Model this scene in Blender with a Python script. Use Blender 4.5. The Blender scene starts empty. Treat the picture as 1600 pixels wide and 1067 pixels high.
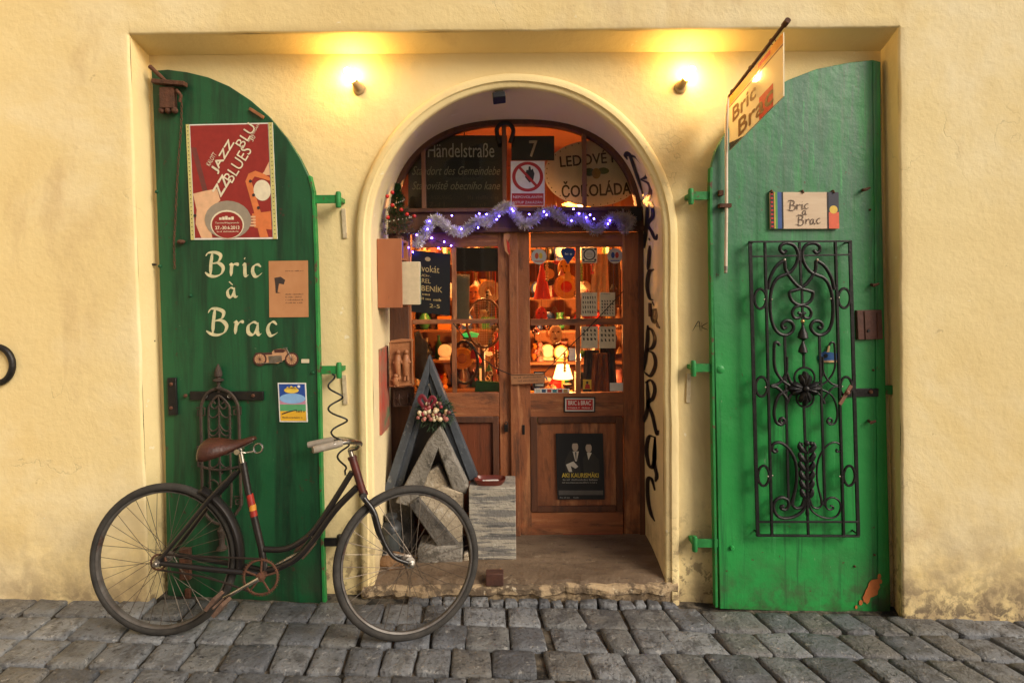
import bpy, math, random
from mathutils import Vector, Matrix, Euler, noise
random.seed(7)
sc = bpy.context.scene
COL = sc.collection
V = Vector
rad = math.radians

# ------------------------------------------------------------------ camera, sky, sun, exposure
FPX, CAM, PITCH, ROLL, SHY = 930.0, V((0, -3.1, 1.68)), 1.0, 0.6, -0.042
cd = bpy.data.cameras.new('camera'); camo = bpy.data.objects.new('camera', cd); COL.objects.link(camo)
cd.sensor_width = 36; cd.lens = FPX / 1600 * 36; cd.shift_y = SHY; cd.clip_start = 0.05; cd.clip_end = 2000
camo.location = CAM; camo.rotation_euler = Euler((rad(90 - PITCH), rad(ROLL), 0)); sc.camera = camo
RM = camo.rotation_euler.to_matrix()

SUN_EL, SUN_AZ = 32, 54          # azimuth: degrees to the right of straight behind the camera
w = bpy.data.worlds.new('World'); sc.world = w; w.use_nodes = True
nt = w.node_tree; bg = nt.nodes['Background']
sky = nt.nodes.new('ShaderNodeTexSky'); sky.sky_type = 'NISHITA'; sky.sun_disc = False
sky.sun_elevation = rad(SUN_EL); sky.sun_rotation = rad(180 - SUN_AZ)
sky.dust_density = 4.0; sky.air_density = 0.8; sky.ozone_density = 0.3
nt.links.new(sky.outputs[0], bg.inputs[0]); bg.inputs[1].default_value = 0.1
sd = bpy.data.lights.new('sun', 'SUN'); sd.energy = 2.3; sd.angle = rad(24); sd.color = (1, .93, .80)
so = bpy.data.objects.new('sun', sd); COL.objects.link(so)
ldir = V((math.sin(rad(SUN_AZ)) * math.cos(rad(SUN_EL)), -math.cos(rad(SUN_AZ)) * math.cos(rad(SUN_EL)), math.sin(rad(SUN_EL))))
so.rotation_euler = ldir.to_track_quat('Z', 'Y').to_euler(); so.location = ldir * 8
sc.view_settings.view_transform = 'Standard'; sc.view_settings.look = 'None'
sc.view_settings.exposure = 0.24; sc.view_settings.gamma = 1.0

# ------------------------------------------------------------------ helpers
def P(px, py, pl=0.0):
    """point of the plane y = Y0 (+ k x) that is seen at photograph pixel px, py"""
    d = RM @ V(((px - 800) / FPX, -(py - 533.5) / FPX + SHY * 1600 / FPX, -1))
    Y0, k = pl if isinstance(pl, tuple) else (pl, 0.0)
    t = (Y0 + k * CAM.x - CAM.y) / (d.y - k * d.x)
    return CAM + d * t

def smooth_path(pts, n=6, closed=False):
    pts = [V(p) for p in pts]
    if len(pts) < 3: return pts
    out = []; N = len(pts)
    rng = range(N if closed else N - 1)
    for i in rng:
        if closed: p0, p1, p2, p3 = pts[i-1], pts[i], pts[(i+1) % N], pts[(i+2) % N]
        else:
            p1, p2 = pts[i], pts[i+1]
            p0 = pts[i-1] if i > 0 else p1 * 2 - p2
            p3 = pts[i+2] if i + 2 < N else p2 * 2 - p1
        for j in range(n):
            t = j / n
            out.append(0.5 * ((2*p1) + (p2-p0)*t + (2*p0-5*p1+4*p2-p3)*t*t + (3*p1-p0-3*p2+p3)*t**3))
    if not closed: out.append(pts[-1])
    return out

class MB:
    def __init__(s): s.v = []; s.f = []; s.mi = []; s.cur = 0
    def add(s, vs, fs):
        b = len(s.v); s.v += [V(p) for p in vs]
        for f in fs: s.f.append([b + i for i in f]); s.mi.append(s.cur)
        return s
    def poly(s, pts): return s.add(pts, [list(range(len(pts)))])
    def box(s, a, b):
        x0, x1 = sorted((a[0], b[0])); y0, y1 = sorted((a[1], b[1])); z0, z1 = sorted((a[2], b[2]))
        vs = [(x, y, z) for z in (z0, z1) for y in (y0, y1) for x in (x0, x1)]
        return s.add(vs, [(0,2,3,1), (4,5,7,6), (0,1,5,4), (2,6,7,3), (0,4,6,2), (1,3,7,5)])
    def obox(s, c, ax, ay, az):
        c, ax, ay, az = V(c), V(ax), V(ay), V(az)
        vs = [c + ax*i + ay*j + az*k for k in (-1, 1) for j in (-1, 1) for i in (-1, 1)]
        return s.add(vs, [(0,2,3,1), (4,5,7,6), (0,1,5,4), (2,6,7,3), (0,4,6,2), (1,3,7,5)])
    def prism(s, pts, off):
        pts = [V(p) for p in pts]; off = V(off); n = len(pts)
        s.add(pts + [p + off for p in pts], [list(range(n)), list(range(2*n-1, n-1, -1))] +
              [[i, n+i, n+(i+1) % n, (i+1) % n] for i in range(n)])
        return s
    def bar(s, a, b, w, h, up=(0, 0, 1)):
        a, b = V(a), V(b); d = (b - a); L = d.length; d.normalize(); up = V(up)
        sx = d.cross(up)
        if sx.length < 1e-5: sx = d.cross(V((1, 0, 0)))
        sx.normalize(); uz = sx.cross(d)
        return s.obox((a + b) / 2, d * L / 2, sx * w / 2, uz * h / 2)
    def tube(s, pts, r, n=8, closed=False, caps=True, flat=1.0, flatdir=None):
        pts = [V(p) for p in pts]; N = len(pts)
        R = r if isinstance(r, (list, tuple)) else [r] * N
        ref = None; rings = []
        for i, p in enumerate(pts):
            if closed: t = pts[(i+1) % N] - pts[i-1]
            else: t = pts[min(i+1, N-1)] - pts[max(i-1, 0)]
            if t.length < 1e-9: t = V((0, 0, 1))
            t.normalize()
            if ref is None:
                ref = t.cross(V((0, 1, 0)))
                if ref.length < .1: ref = t.cross(V((1, 0, 0)))
            ref = ref - t * ref.dot(t)
            if ref.length < 1e-6: ref = t.orthogonal()
            ref.normalize(); bi = t.cross(ref)
            rings.append([p + (ref * math.cos(2*math.pi*k/n) + bi * math.sin(2*math.pi*k/n) * flat) * R[i] for k in range(n)])
        vs = [q for rg in rings for q in rg]; fs = []
        for i in range(N if closed else N - 1):
            j = (i + 1) % N
            for k in range(n): fs.append((i*n+k, i*n+(k+1) % n, j*n+(k+1) % n, j*n+k))
        if not closed and caps: fs += [list(range(n-1, -1, -1)), [(N-1)*n + k for k in range(n)]]
        return s.add(vs, fs)
    def lathe(s, o, ax, prof, n=16, caps=True):
        """prof: list of (radius, distance along axis)"""
        o = V(o); ax = V(ax).normalized(); u = ax.orthogonal().normalized(); w_ = ax.cross(u)
        vs = []; fs = []
        for r, h in prof:
            for k in range(n):
                a = 2*math.pi*k/n; vs.append(o + ax*h + (u*math.cos(a) + w_*math.sin(a)) * max(r, 1e-4))
        for i in range(len(prof)-1):
            for k in range(n): fs.append((i*n+k, i*n+(k+1) % n, (i+1)*n+(k+1) % n, (i+1)*n+k))
        if caps: fs += [list(range(n-1, -1, -1)), [(len(prof)-1)*n + k for k in range(n)]]
        return s.add(vs, fs)
    def ball(s, c, r, n=10, sq=(1, 1, 1)):
        c = V(c); m = n // 2 + 1; vs = []; fs = []
        for i in range(m + 1):
            a = math.pi * i / m
            for k in range(n):
                b = 2*math.pi*k/n
                vs.append(c + V((math.sin(a)*math.cos(b)*sq[0], math.sin(a)*math.sin(b)*sq[1], math.cos(a)*sq[2])) * r)
        for i in range(m):
            for k in range(n): fs.append((i*n+k, (i+1)*n+k, (i+1)*n+(k+1) % n, i*n+(k+1) % n))
        return s.add(vs, fs)
    def ring(s, c, u, w_, R, r, n=32, m=8, R2=None):
        c, u, w_ = V(c), V(u).normalized(), V(w_).normalized()
        return s.tube([c + u*math.cos(2*math.pi*i/n)*R + w_*math.sin(2*math.pi*i/n)*(R2 or R) for i in range(n)], r, m, closed=True)
    def build(s, name, mats, parent=None, smooth=40, bevel=0, label=None, cat=None, group=None, kind=None, loc=None):
        me = bpy.data.meshes.new(name)
        off = V(loc) if loc is not None else (parent_world(parent) if parent else V((0, 0, 0)))
        me.from_pydata([tuple(p - off) for p in s.v], [], s.f)
        mats = mats if isinstance(mats, (list, tuple)) else [mats]
        for m in mats: me.materials.append(m)
        me.polygons.foreach_set('material_index', s.mi)
        if smooth:
            me.polygons.foreach_set('use_smooth', [True] * len(s.f))
            me.set_sharp_from_angle(angle=rad(smooth))
        me.update()
        o = bpy.data.objects.new(name, me); COL.objects.link(o)
        if parent: o.parent = parent
        else: o.location = off
        if bevel:
            b = o.modifiers.new('bevel', 'BEVEL'); b.width = bevel; b.segments = 2; b.limit_method = 'ANGLE'; b.angle_limit = rad(40)
        tag(o, label, cat, group, kind)
        return o

WORLD = {}
def parent_world(o):
    p = V(o.location)
    while o.parent: o = o.parent; p = p + V(o.location)
    return p
def tag(o, label=None, cat=None, group=None, kind=None):
    for k, v_ in (('label', label), ('category', cat), ('group', group), ('kind', kind)):
        if v_: o[k] = v_
def empty(name, loc, label, cat, group=None, kind=None):
    o = bpy.data.objects.new(name, None); COL.objects.link(o); o.location = loc; o.empty_display_size = .1
    tag(o, label, cat, group, kind); return o

class Fr:
    """flat frame: a, b run 0..1 over the sheet (b downwards), c is the distance out of it towards the viewer"""
    def __init__(s, o, u, v): s.o, s.u, s.v = V(o), V(u), V(v); s.n = s.v.cross(s.u).normalized(); s.n = s.n if s.n.dot(V((0,-1,0))) > -0.3 else -s.n
    @classmethod
    def px(cls, tl, tr, bl, pl): o = P(*tl, pl); return cls(o, P(*tr, pl) - o, P(*bl, pl) - o)
    def __call__(s, a, b, c=0.0): return s.o + s.u*a + s.v*b + s.n*c
    @property
    def asp(s): return s.u.length / s.v.length

def sheet(mb, fr, pts, c, thick=None):
    q = [fr(a, b, c) for a, b in pts]
    if thick: mb.prism(q, -fr.n * thick)
    else: mb.poly(q)
def rect(a0, b0, a1, b1): return [(a0, b0), (a1, b0), (a1, b1), (a0, b1)]
def disc(a, b, ra, rb, n=24, t0=0, t1=360): return [(a + ra*math.cos(rad(t0+(t1-t0)*i/n)), b + rb*math.sin(rad(t0+(t1-t0)*i/n))) for i in range(n + (0 if t1-t0 == 360 else 1))]

_tc = {}
def text2d(s):
    if s in _tc: return _tc[s]
    cu = bpy.data.curves.new('t', 'FONT'); cu.body = s; cu.size = 1; cu.resolution_u = 3; cu.fill_mode = 'FRONT'
    o = bpy.data.objects.new('t', cu); COL.objects.link(o)
    dg = bpy.context.evaluated_depsgraph_get(); dg.update()
    me = bpy.data.meshes.new_from_object(o.evaluated_get(dg))
    vs = [(v_.co.x, v_.co.y) for v_ in me.vertices]; fs = [list(p.vertices) for p in me.polygons]
    bpy.data.objects.remove(o); bpy.data.curves.remove(cu); bpy.data.meshes.remove(me)
    _tc[s] = (vs, fs); return vs, fs
def text(mb, fr, s, a0, b0, a1, b1, c, rot=0.0, bold=0.0, slant=0.0):
    """fit the line into the rectangle a0..a1, b0..b1 of the frame (rot in degrees about its centre, in real proportions)"""
    vs, fs = text2d(s)
    if not vs: return
    x0 = min(p[0] for p in vs); x1 = max(p[0] for p in vs); y0 = min(p[1] for p in vs); y1 = max(p[1] for p in vs)
    W, H = fr.u.length, fr.v.length; uu, vv = fr.u.normalized(), fr.v.normalized()
    cx, cy = (a0+a1)/2*W, (b0+b1)/2*H; w_, h_ = (a1-a0)*W, (b1-b0)*H
    cr, sr = math.cos(rad(rot)), math.sin(rad(rot)); 
    offs = [(0, 0)] if not bold else [(-bold, 0), (bold, 0), (0, bold), (0, -bold)]
    for k, (ox, oy) in enumerate(offs):
        out = []
        for x, y in vs:
            lx = ((x-x0)/max(x1-x0, 1e-6)-.5)*w_ + ox; ly = ((y-y0)/max(y1-y0, 1e-6)-.5)*h_ + oy
            lx += slant * ly
            rx = lx*cr - ly*sr; ry = lx*sr + ly*cr
            out.append(fr.o + uu*(cx+rx) + vv*(cy-ry) + fr.n*(c + k*.00006))
        mb.add(out, fs)

def stroke(mb, fr, pts, width, c, n=5, taper=True, nib=None, ux=1.0):
    """painted brush stroke: pts in frame metres (x right, y up from the frame's top-left), width in metres"""
    uu, vv = fr.u.normalized(), fr.v.normalized()
    pp = smooth_path([V((x, y, 0)) for x, y in pts], n); N = len(pp); vs = []; fs = []
    for i, p in enumerate(pp):
        t = pp[min(i+1, N-1)] - pp[max(i-1, 0)]; t = t.normalized() if t.length > 1e-9 else V((1, 0, 0))
        s_ = i / (N-1); wd = width
        if nib is not None: wd = width * (.28 + .85*abs(math.sin(math.atan2(t.y, t.x) - nib)))
        if taper: wd *= min(1, .35 + 3*min(s_, 1-s_))
        q = V((-t.y, t.x, 0)) * wd / 2
        for e in (p + q, p - q): vs.append(fr.o + uu*e.x*ux - vv*e.y + fr.n*(c + .00003*(i % 7)))
    for i in range(N-1): fs.append((2*i, 2*i+1, 2*i+3, 2*i+2))
    mb.add(vs, fs)
GL = {'B': [[(.30,1.02),(.24,.5),(.20,0)], [(.02,.84),(.14,.98),(.42,1.0),(.64,.9),(.62,.68),(.44,.56),(.25,.52)], [(.25,.53),(.55,.54),(.76,.36),(.68,.1),(.38,-.02),(.12,.0),(-.06,.12)]],
      'r': [[(.06,.46),(.16,.5),(.15,.2),(.13,0)], [(.15,.28),(.26,.46),(.4,.52),(.48,.44)]],
      'i': [[(.06,.44),(.16,.52),(.14,.16),(.2,0),(.3,.05)], [(.15,.7),(.2,.78)]],
      'c': [[(.44,.42),(.32,.52),(.14,.42),(.07,.2),(.18,.02),(.34,.02),(.48,.14)]],
      'a': [[(.42,.44),(.26,.52),(.08,.34),(.06,.1),(.2,.0),(.34,.14),(.43,.46)], [(.44,.5),(.40,.16),(.48,.0),(.6,.07)]],
      'à': [[(.42,.44),(.26,.52),(.08,.34),(.06,.1),(.2,.0),(.34,.14),(.43,.46)], [(.44,.5),(.40,.16),(.48,.0),(.6,.07)], [(.16,.84),(.34,.64)]]}
GW = {'B': .92, 'r': .56, 'i': .40, 'c': .60, 'a': .70, 'à': .70}
def handwrite(mb, fr, s, x, y, h, width, c, adv=1.0, nib=.6, rise=0.0, jit=.02):
    """hand lettering; x, y metres from the frame's top-left corner (y up), h cap height"""
    for ch in s:
        for st in GL[ch]:
            stroke(mb, fr, [(x + (px + random.uniform(-jit, jit))*h, y + (py + random.uniform(-jit, jit))*h) for px, py in st], width, c, nib=nib)
        x += GW[ch]*h*adv; y += rise*h

def scrawl(mb, fr, a0, b0, a1, b1, c, seed=1):
    """a line of print too small to read: word-like runs of tiny marks"""
    r = random.Random(seed); a = a0; st = (b1-b0)*.55/max(fr.asp, .2)
    while a < a1 - st*.6:
        if r.random() < .17: a += st*.9; continue
        h = r.choice((.0, .3, .3, .35)); sheet(mb, fr, rect(a, b0 + (b1-b0)*h, min(a1, a + st*r.uniform(.35, .62)), b1), c); a += st
# ------------------------------------------------------------------ materials
_mc = {}
def mat(name, col, col2=None, rough=.7, metal=0.0, scale=6.0, bump=0.0, bscale=40.0, stain=None, sscale=2.0, sthr=.6, ssoft=.12,
        emit=None, estr=0.0, stretch=None, coat=0.0, spec=.4):
    if name in _mc: return _mc[name]
    m = bpy.data.materials.new(name); m.use_nodes = True; t = m.node_tree; N = t.nodes; L = t.links
    b = N['Principled BSDF']; b.inputs['Roughness'].default_value = rough; b.inputs['Metallic'].default_value = metal
    b.inputs['Specular IOR Level'].default_value = spec
    if coat: b.inputs['Coat Weight'].default_value = coat; b.inputs['Coat Roughness'].default_value = .12
    tc = N.new('ShaderNodeTexCoord'); mp = N.new('ShaderNodeMapping'); L.new(tc.outputs['Object'], mp.inputs[0])
    if stretch: mp.inputs['Scale'].default_value = stretch
    def nz(sc_, det=6, rgh=.6):
        n = N.new('ShaderNodeTexNoise'); n.inputs['Scale'].default_value = sc_; n.inputs['Detail'].default_value = det
        n.inputs['Roughness'].default_value = rgh; L.new(mp.outputs[0], n.inputs['Vector']); return n.outputs['Fac']
    def ramp(src, lo, hi):
        r = N.new('ShaderNodeMapRange'); r.inputs[1].default_value = lo; r.inputs[2].default_value = hi; L.new(src, r.inputs[0]); return r.outputs[0]
    def mix(f, a, c):
        x = N.new('ShaderNodeMix'); x.data_type = 'RGBA'; L.new(f, x.inputs[0])
        for s_, q in ((a, 6), (c, 7)):
            if isinstance(s_, tuple): x.inputs[q].default_value = (*s_, 1)
            else: L.new(s_, x.inputs[q])
        return x.outputs[2]
    c = None
    if col2: c = mix(ramp(nz(scale), .32, .68), col, col2)
    if stain: c = mix(ramp(nz(sscale, 8, .7), sthr, sthr + ssoft), c if c else col, stain)
    if c: L.new(c, b.inputs['Base Color'])
    else: b.inputs['Base Color'].default_value = (*col, 1)
    if bump:
        bp = N.new('ShaderNodeBump'); bp.inputs['Strength'].default_value = bump; bp.inputs['Distance'].default_value = .01
        L.new(nz(bscale, 8, .65), bp.inputs['Height']); L.new(bp.outputs[0], b.inputs['Normal'])
    if emit: b.inputs['Emission Color'].default_value = (*emit, 1); b.inputs['Emission Strength'].default_value = estr
    _mc[name] = m; return m
def flat(col, rough=.75):      # printing ink / plain paint
    return mat('ink_%.3f_%.3f_%.3f_%.2f' % (*col, rough), col, tuple(x*.82 for x in col), rough=rough, scale=25)
def glass_mat():
    m = bpy.data.materials.new('window_glass'); m.use_nodes = True; t = m.node_tree; t.nodes.clear()
    o = t.nodes.new('ShaderNodeOutputMaterial'); mx = t.nodes.new('ShaderNodeMixShader'); tr = t.nodes.new('ShaderNodeBsdfTransparent')
    gl = t.nodes.new('ShaderNodeBsdfGlossy'); gl.inputs['Roughness'].default_value = .03; tr.inputs[0].default_value = (.9, .9, .86, 1)
    fz = t.nodes.new('ShaderNodeFresnel'); fz.inputs[0].default_value = 1.45
    t.links.new(fz.outputs[0], mx.inputs[0]); t.links.new(tr.outputs[0], mx.inputs[1]); t.links.new(gl.outputs[0], mx.inputs[2]); t.links.new(mx.outputs[0], o.inputs[0])
    return m
GLASS = glass_mat()
def layered(name, c1, c2, layers, rough=.85, bump=.3, bscale=22, big=.7, crack=0.0, stretch=None, bump2=0.0):
    """two-tone base plus layers (colour, noise scale, threshold, softness, amount, axis limit) where axis limit = (axis, from, to) fades a layer in along the object"""
    m = bpy.data.materials.new(name); m.use_nodes = True; t = m.node_tree; N = t.nodes; L = t.links; b = N['Principled BSDF']; b.inputs['Roughness'].default_value = rough
    tc = N.new('ShaderNodeTexCoord'); geo = N.new('ShaderNodeNewGeometry'); sp = N.new('ShaderNodeSeparateXYZ'); L.new(geo.outputs['Position'], sp.inputs[0])
    def nz(sc_, det=5, rgh=.62, st=None, dist=0):
        n = N.new('ShaderNodeTexNoise'); n.inputs['Scale'].default_value = sc_; n.inputs['Detail'].default_value = det; n.inputs['Roughness'].default_value = rgh; n.inputs['Distortion'].default_value = dist
        if st:
            mp = N.new('ShaderNodeMapping'); mp.inputs['Scale'].default_value = st; L.new(geo.outputs['Position'], mp.inputs[0]); L.new(mp.outputs[0], n.inputs['Vector'])
        else: L.new(geo.outputs['Position'], n.inputs['Vector'])
        return n.outputs['Fac']
    def rng(src, lo, hi, a0=0.0, a1=1.0):
        r = N.new('ShaderNodeMapRange'); r.inputs[1].default_value = lo; r.inputs[2].default_value = hi; r.inputs[3].default_value = a0; r.inputs[4].default_value = a1; L.new(src, r.inputs[0]); return r.outputs[0]
    def mth(op, a_, b_):
        x = N.new('ShaderNodeMath'); x.operation = op
        for i, q in enumerate((a_, b_)):
            if isinstance(q, (int, float)): x.inputs[i].default_value = q
            else: L.new(q, x.inputs[i])
        return x.outputs[0]
    def mix(f, a_, c_):
        x = N.new('ShaderNodeMix'); x.data_type = 'RGBA'; L.new(f, x.inputs[0])
        for q, i in ((a_, 6), (c_, 7)):
            if isinstance(q, tuple): x.inputs[i].default_value = (*q, 1)
            else: L.new(q, x.inputs[i])
        return x.outputs[2]
    c = mix(rng(nz(big, st=stretch), .36, .64), c1, c2)
    for (col, sc_, thr, soft, amt, lim, st) in layers:
        f = rng(nz(sc_, 5, .68, st, .3), thr, thr + soft, 0, amt)
        if lim: f = mth('MULTIPLY', f, rng(sp.outputs[lim[0]], lim[1], lim[2]))
        c = mix(f, c, col)
    h = nz(bscale, 5, .65)
    if bump2: h = mth('ADD', h, mth('MULTIPLY', nz(bscale*.18, 4, .5), bump2))
    if crack:
        v_ = N.new('ShaderNodeTexVoronoi'); v_.feature = 'DISTANCE_TO_EDGE'; v_.inputs['Scale'].default_value = 1.6
        wn = N.new('ShaderNodeTexNoise'); wn.inputs['Scale'].default_value = 3.5; wn.inputs['Detail'].default_value = 8; L.new(geo.outputs['Position'], wn.inputs['Vector'])
        ad = N.new('ShaderNodeVectorMath'); ad.operation = 'MULTIPLY_ADD'; L.new(wn.outputs['Color'], ad.inputs[0]); ad.inputs[1].default_value = (.55, .55, .55); L.new(geo.outputs['Position'], ad.inputs[2]); L.new(ad.outputs[0], v_.inputs['Vector'])
        ln = rng(v_.outputs['Distance'], 0.0, .006, 1, 0); ms = rng(nz(1.1), .54, .62); cf = mth('MULTIPLY', mth('MULTIPLY', ln, ms), crack)
        c = mix(cf, c, tuple(x*.35 for x in c1)); h = mth('SUBTRACT', h, cf)
    L.new(c, b.inputs['Base Color'])
    bp = N.new('ShaderNodeBump'); bp.inputs['Strength'].default_value = bump; bp.inputs['Distance'].default_value = .012; L.new(h, bp.inputs['Height']); L.new(bp.outputs[0], b.inputs['Normal'])
    r_ = rng(nz(5), .3, .7, max(0, rough-.1), min(1, rough+.1)); L.new(r_, b.inputs['Roughness'])
    return m
PLASTER = layered('yellow_plaster', (.78, .63, .325), (.73, .56, .26), [((.83, .73, .49), .9, .48, .22, .7, None, None), ((.56, .40, .20), 2.4, .57, .16, .6, None, (1, 1, .35)), ((.62, .36, .18), 1.5, .66, .08, .4, None, None), ((.88, .82, .66), 7, .69, .02, .7, None, None), ((.42, .30, .15), 11, .68, .03, .5, None, None), ((.33, .24, .14), 4.5, .38, .2, .85, (2, .60, -.05), None), ((.13, .095, .06), 14, .46, .10, .9, (2, .18, -.06), None)], rough=.9, bump=.32, bscale=30, crack=.35, bump2=1.6)
PLASTER2 = layered('recess_plaster', (.80, .65, .34), (.75, .58, .27), [((.56, .41, .21), 2.2, .56, .16, .6, None, (1, 1, .35)), ((.88, .80, .62), 8, .68, .02, .6, None, None), ((.36, .26, .14), 5, .40, .22, .8, (2, .6, -.05), None), ((.15, .10, .055), 16, .53, .06, .8, (2, .55, 0), None)], rough=.88, bump=.3, bscale=30, crack=.35, bump2=1.3)
SOFFIT = layered('vault_plaster', (.76, .62, .36), (.70, .55, .29), [((.52, .40, .24), 2.5, .58, .16, .5, None, None), ((.32, .22, .12), 6, .42, .25, .8, (2, .55, .05), None), ((.85, .78, .6), 9, .68, .03, .6, None, None)], rough=.9, bump=.25, bscale=30, crack=.5)
STEP = layered('worn_step', (.17, .115, .07), (.11, .072, .042), [((.09, .055, .03), 6, .50, .14, .8, None, (.5, 2, 1)), ((.36, .28, .18), 11, .62, .08, .6, None, None), ((.04, .028, .018), 26, .62, .05, .8, None, (.6, 1.5, 1))], rough=.8, bump=.8, bscale=34, big=3, stretch=(.5, 2, 1), crack=.9, bump2=1)
BROKEN = layered('broken_plaster', (.46, .34, .20), (.28, .20, .12), [((.10, .07, .045), 9, .46, .08, .9, None, None), ((.62, .52, .36), 16, .62, .05, .7, None, None)], rough=.95, bump=1.0, bscale=45, big=5, crack=.8)
COB = [layered('cobble_%d' % i, c1, c2, [((.075, .075, .078), 11, .50, .10, .8, None, None), ((.38, .37, .35), 26, .61, .04, .6, None, None), ((.15, .14, .12), 5, .58, .10, .4, None, None), ((.025, .025, .026), 55, .58, .04, .85, None, None)], rough=.44, bump=1.0, bscale=60, big=6, bump2=1.6) for i, (c1, c2) in enumerate(
    [((.14, .147, .16), (.19, .197, .205)), ((.105, .113, .128), (.145, .154, .17)), ((.17, .17, .165), (.13, .132, .132)), ((.19, .2, .215), (.24, .248, .256)), ((.085, .09, .102), (.12, .127, .14)), ((.16, .152, .14), (.12, .117, .112))])]
MORTAR = mat('joint_sand', (.20, .165, .12), (.07, .058, .043), rough=1, scale=24, bump=1.0, bscale=120, stain=(.022, .019, .015), sscale=8, sthr=.46)
GREEN_L = layered('shade_darkened_green_paint', (.006, .075, .026), (.008, .092, .031), [((.004, .030, .013), 2.2, .46, .16, .9, None, (4, 4, .35)), ((.02, .085, .04), 9, .64, .08, .4, None, (4, 4, .35)), ((.12, .16, .10), 30, .69, .02, .8, None, (1, 1, 3)), ((.05, .028, .016), 20, .655, .03, .9, None, None), ((.012, .11, .04), 4, .6, .1, .6, None, (5, 5, .3)), ((.03, .035, .02), 7, .45, .2, .7, (2, .35, -.02), None)], rough=.5, bump=.25, bscale=9, big=2.0)  # darker than the right shutter: shade put into the colour, plus grime
GREEN_R = layered('bright_green_paint', (.014, .23, .045), (.020, .28, .055), [((.045, .145, .08), 1.6, .30, .22, .95, (2, 1.1, 2.1), (3, 3, .5)), ((.09, .15, .10), 6, .52, .14, .7, (2, 1.3, 2.4), (6, 6, .3)), ((.008, .11, .025), 3.5, .55, .10, .75, None, (6, 6, .25)), ((.05, .36, .10), 5, .62, .06, .6, None, (5, 5, .3)), ((.30, .38, .26), 34, .70, .02, .8, None, (3, 3, .5)), ((.07, .035, .018), 22, .665, .03, .9, None, None), ((.05, .05, .028), 8, .40, .2, .8, (2, .3, -.05), None)], rough=.45, bump=.4, bscale=9, big=2.2, bump2=1.5)
GREEN_E = mat('green_edge_paint', (.022, .24, .05), (.014, .15, .035), rough=.55, scale=12, bump=.4, bscale=30, stain=(.10, .055, .03), sscale=16, sthr=.58, ssoft=.05)
RUST = mat('rust', (.12, .045, .022), (.06, .028, .016), rough=.85, scale=22, bump=.7, bscale=60, stain=(.17, .075, .03), sscale=14, sthr=.6)
IRON = mat('black_iron', (.018, .017, .017), (.03, .028, .027), rough=.42, metal=.55, scale=18, bump=.3, bscale=50, stain=(.075, .04, .022), sscale=11, sthr=.68)
CHROME = mat('worn_chrome', (.62, .6, .56), (.38, .35, .3), rough=.25, metal=1, scale=20, stain=(.13, .07, .04), sscale=20, sthr=.66)
STEEL = mat('dull_steel', (.35, .33, .3), (.2, .17, .14), rough=.45, metal=.9, scale=30)
TYRE = mat('tyre_rubber', (.022, .02, .018), (.045, .04, .035), rough=.8, scale=14, bump=.4, bscale=90)
BIKE = mat('bicycle_black_enamel', (.010, .009, .009), (.016, .012, .011), rough=.33, metal=.1, scale=12, bump=.15, stain=(.08, .03, .018), sscale=13, sthr=.70, spec=.6)
BIKE_RED = mat('bicycle_red_band', (.38, .025, .015), (.2, .02, .015), rough=.4, scale=14)
BIKE_GOLD = mat('bicycle_yellow_band', (.75, .38, .03), (.5, .2, .03), rough=.45, scale=14)
LEATHER = mat('saddle_leather', (.085, .026, .014), (.035, .014, .010), rough=.38, scale=14, bump=.3, bscale=80)
DOORW = layered('door_wood', (.34, .115, .04), (.22, .07, .026), [((.48, .21, .085), 4, .52, .12, .7, None, (4, 4, .5)), ((.06, .026, .014), 5, .52, .14, .8, None, (3, 3, .6)), ((.42, .27, .15), 16, .68, .04, .6, None, (2, 2, .5)), ((.05, .028, .017), 7, .42, .2, .8, (2, .45, .1), None)], rough=.52, bump=.4, bscale=30, big=4, stretch=(5, 5, .5))
DOORD = mat('dark_door_wood', (.12, .042, .018), (.065, .026, .014), rough=.6, scale=6, bump=.4, bscale=18, stretch=(4, 4, .6))
DOORH = layered('door_wood_crosswise', (.33, .11, .038), (.21, .068, .026), [((.46, .20, .08), 4, .53, .12, .7, None, (.5, 4, 4)), ((.06, .026, .014), 5, .53, .14, .8, None, (.6, 3, 3)), ((.42, .27, .15), 16, .69, .04, .6, None, (.5, 2, 2))], rough=.52, bump=.4, bscale=30, big=4, stretch=(.5, 5, 5))
BLACKP = flat((.012, .012, .013), .5); WHITEP = flat((.78, .75, .68)); CREAM = flat((.68, .58, .40)); REDP = flat((.42, .03, .02), .5)
# ------------------------------------------------------------------ ground and paving
OPX = 6.0
RY = .16            # depth of the rectangular recess
DY = .65            # plane of the shop door
gl_, gr_ = P(0, 938, 0), P(1600, 974, 0)
GB = (gr_.z - gl_.z) / (gr_.x - gl_.x); GA = gl_.z - GB * gl_.x
def gz(x): return GA + GB * max(-14, min(14, x))
mb = MB()
xs = [-300, -40, -14] + [-4 + i * .05 for i in range(161)] + [14, 40, 300]
ys = [-300, -40, -8, -3] + [-1.6 + i * .05 for i in range(37)]
for j, y in enumerate(ys):
    for x in xs:
        h = noise.noise(V((x*9, y*9, 0))) * .006 + noise.noise(V((x*31, y*31, 3))) * .004 if -4 <= x <= 4 and y > -1.7 else 0
        mb.v.append(V((x, y, gz(x) - .010 + h)))
nx = len(xs)
for j in range(len(ys)-1):
    for i in range(nx-1): mb.f.append([j*nx+i, j*nx+i+1, (j+1)*nx+i+1, (j+1)*nx+i]); mb.mi.append(0)
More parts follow.
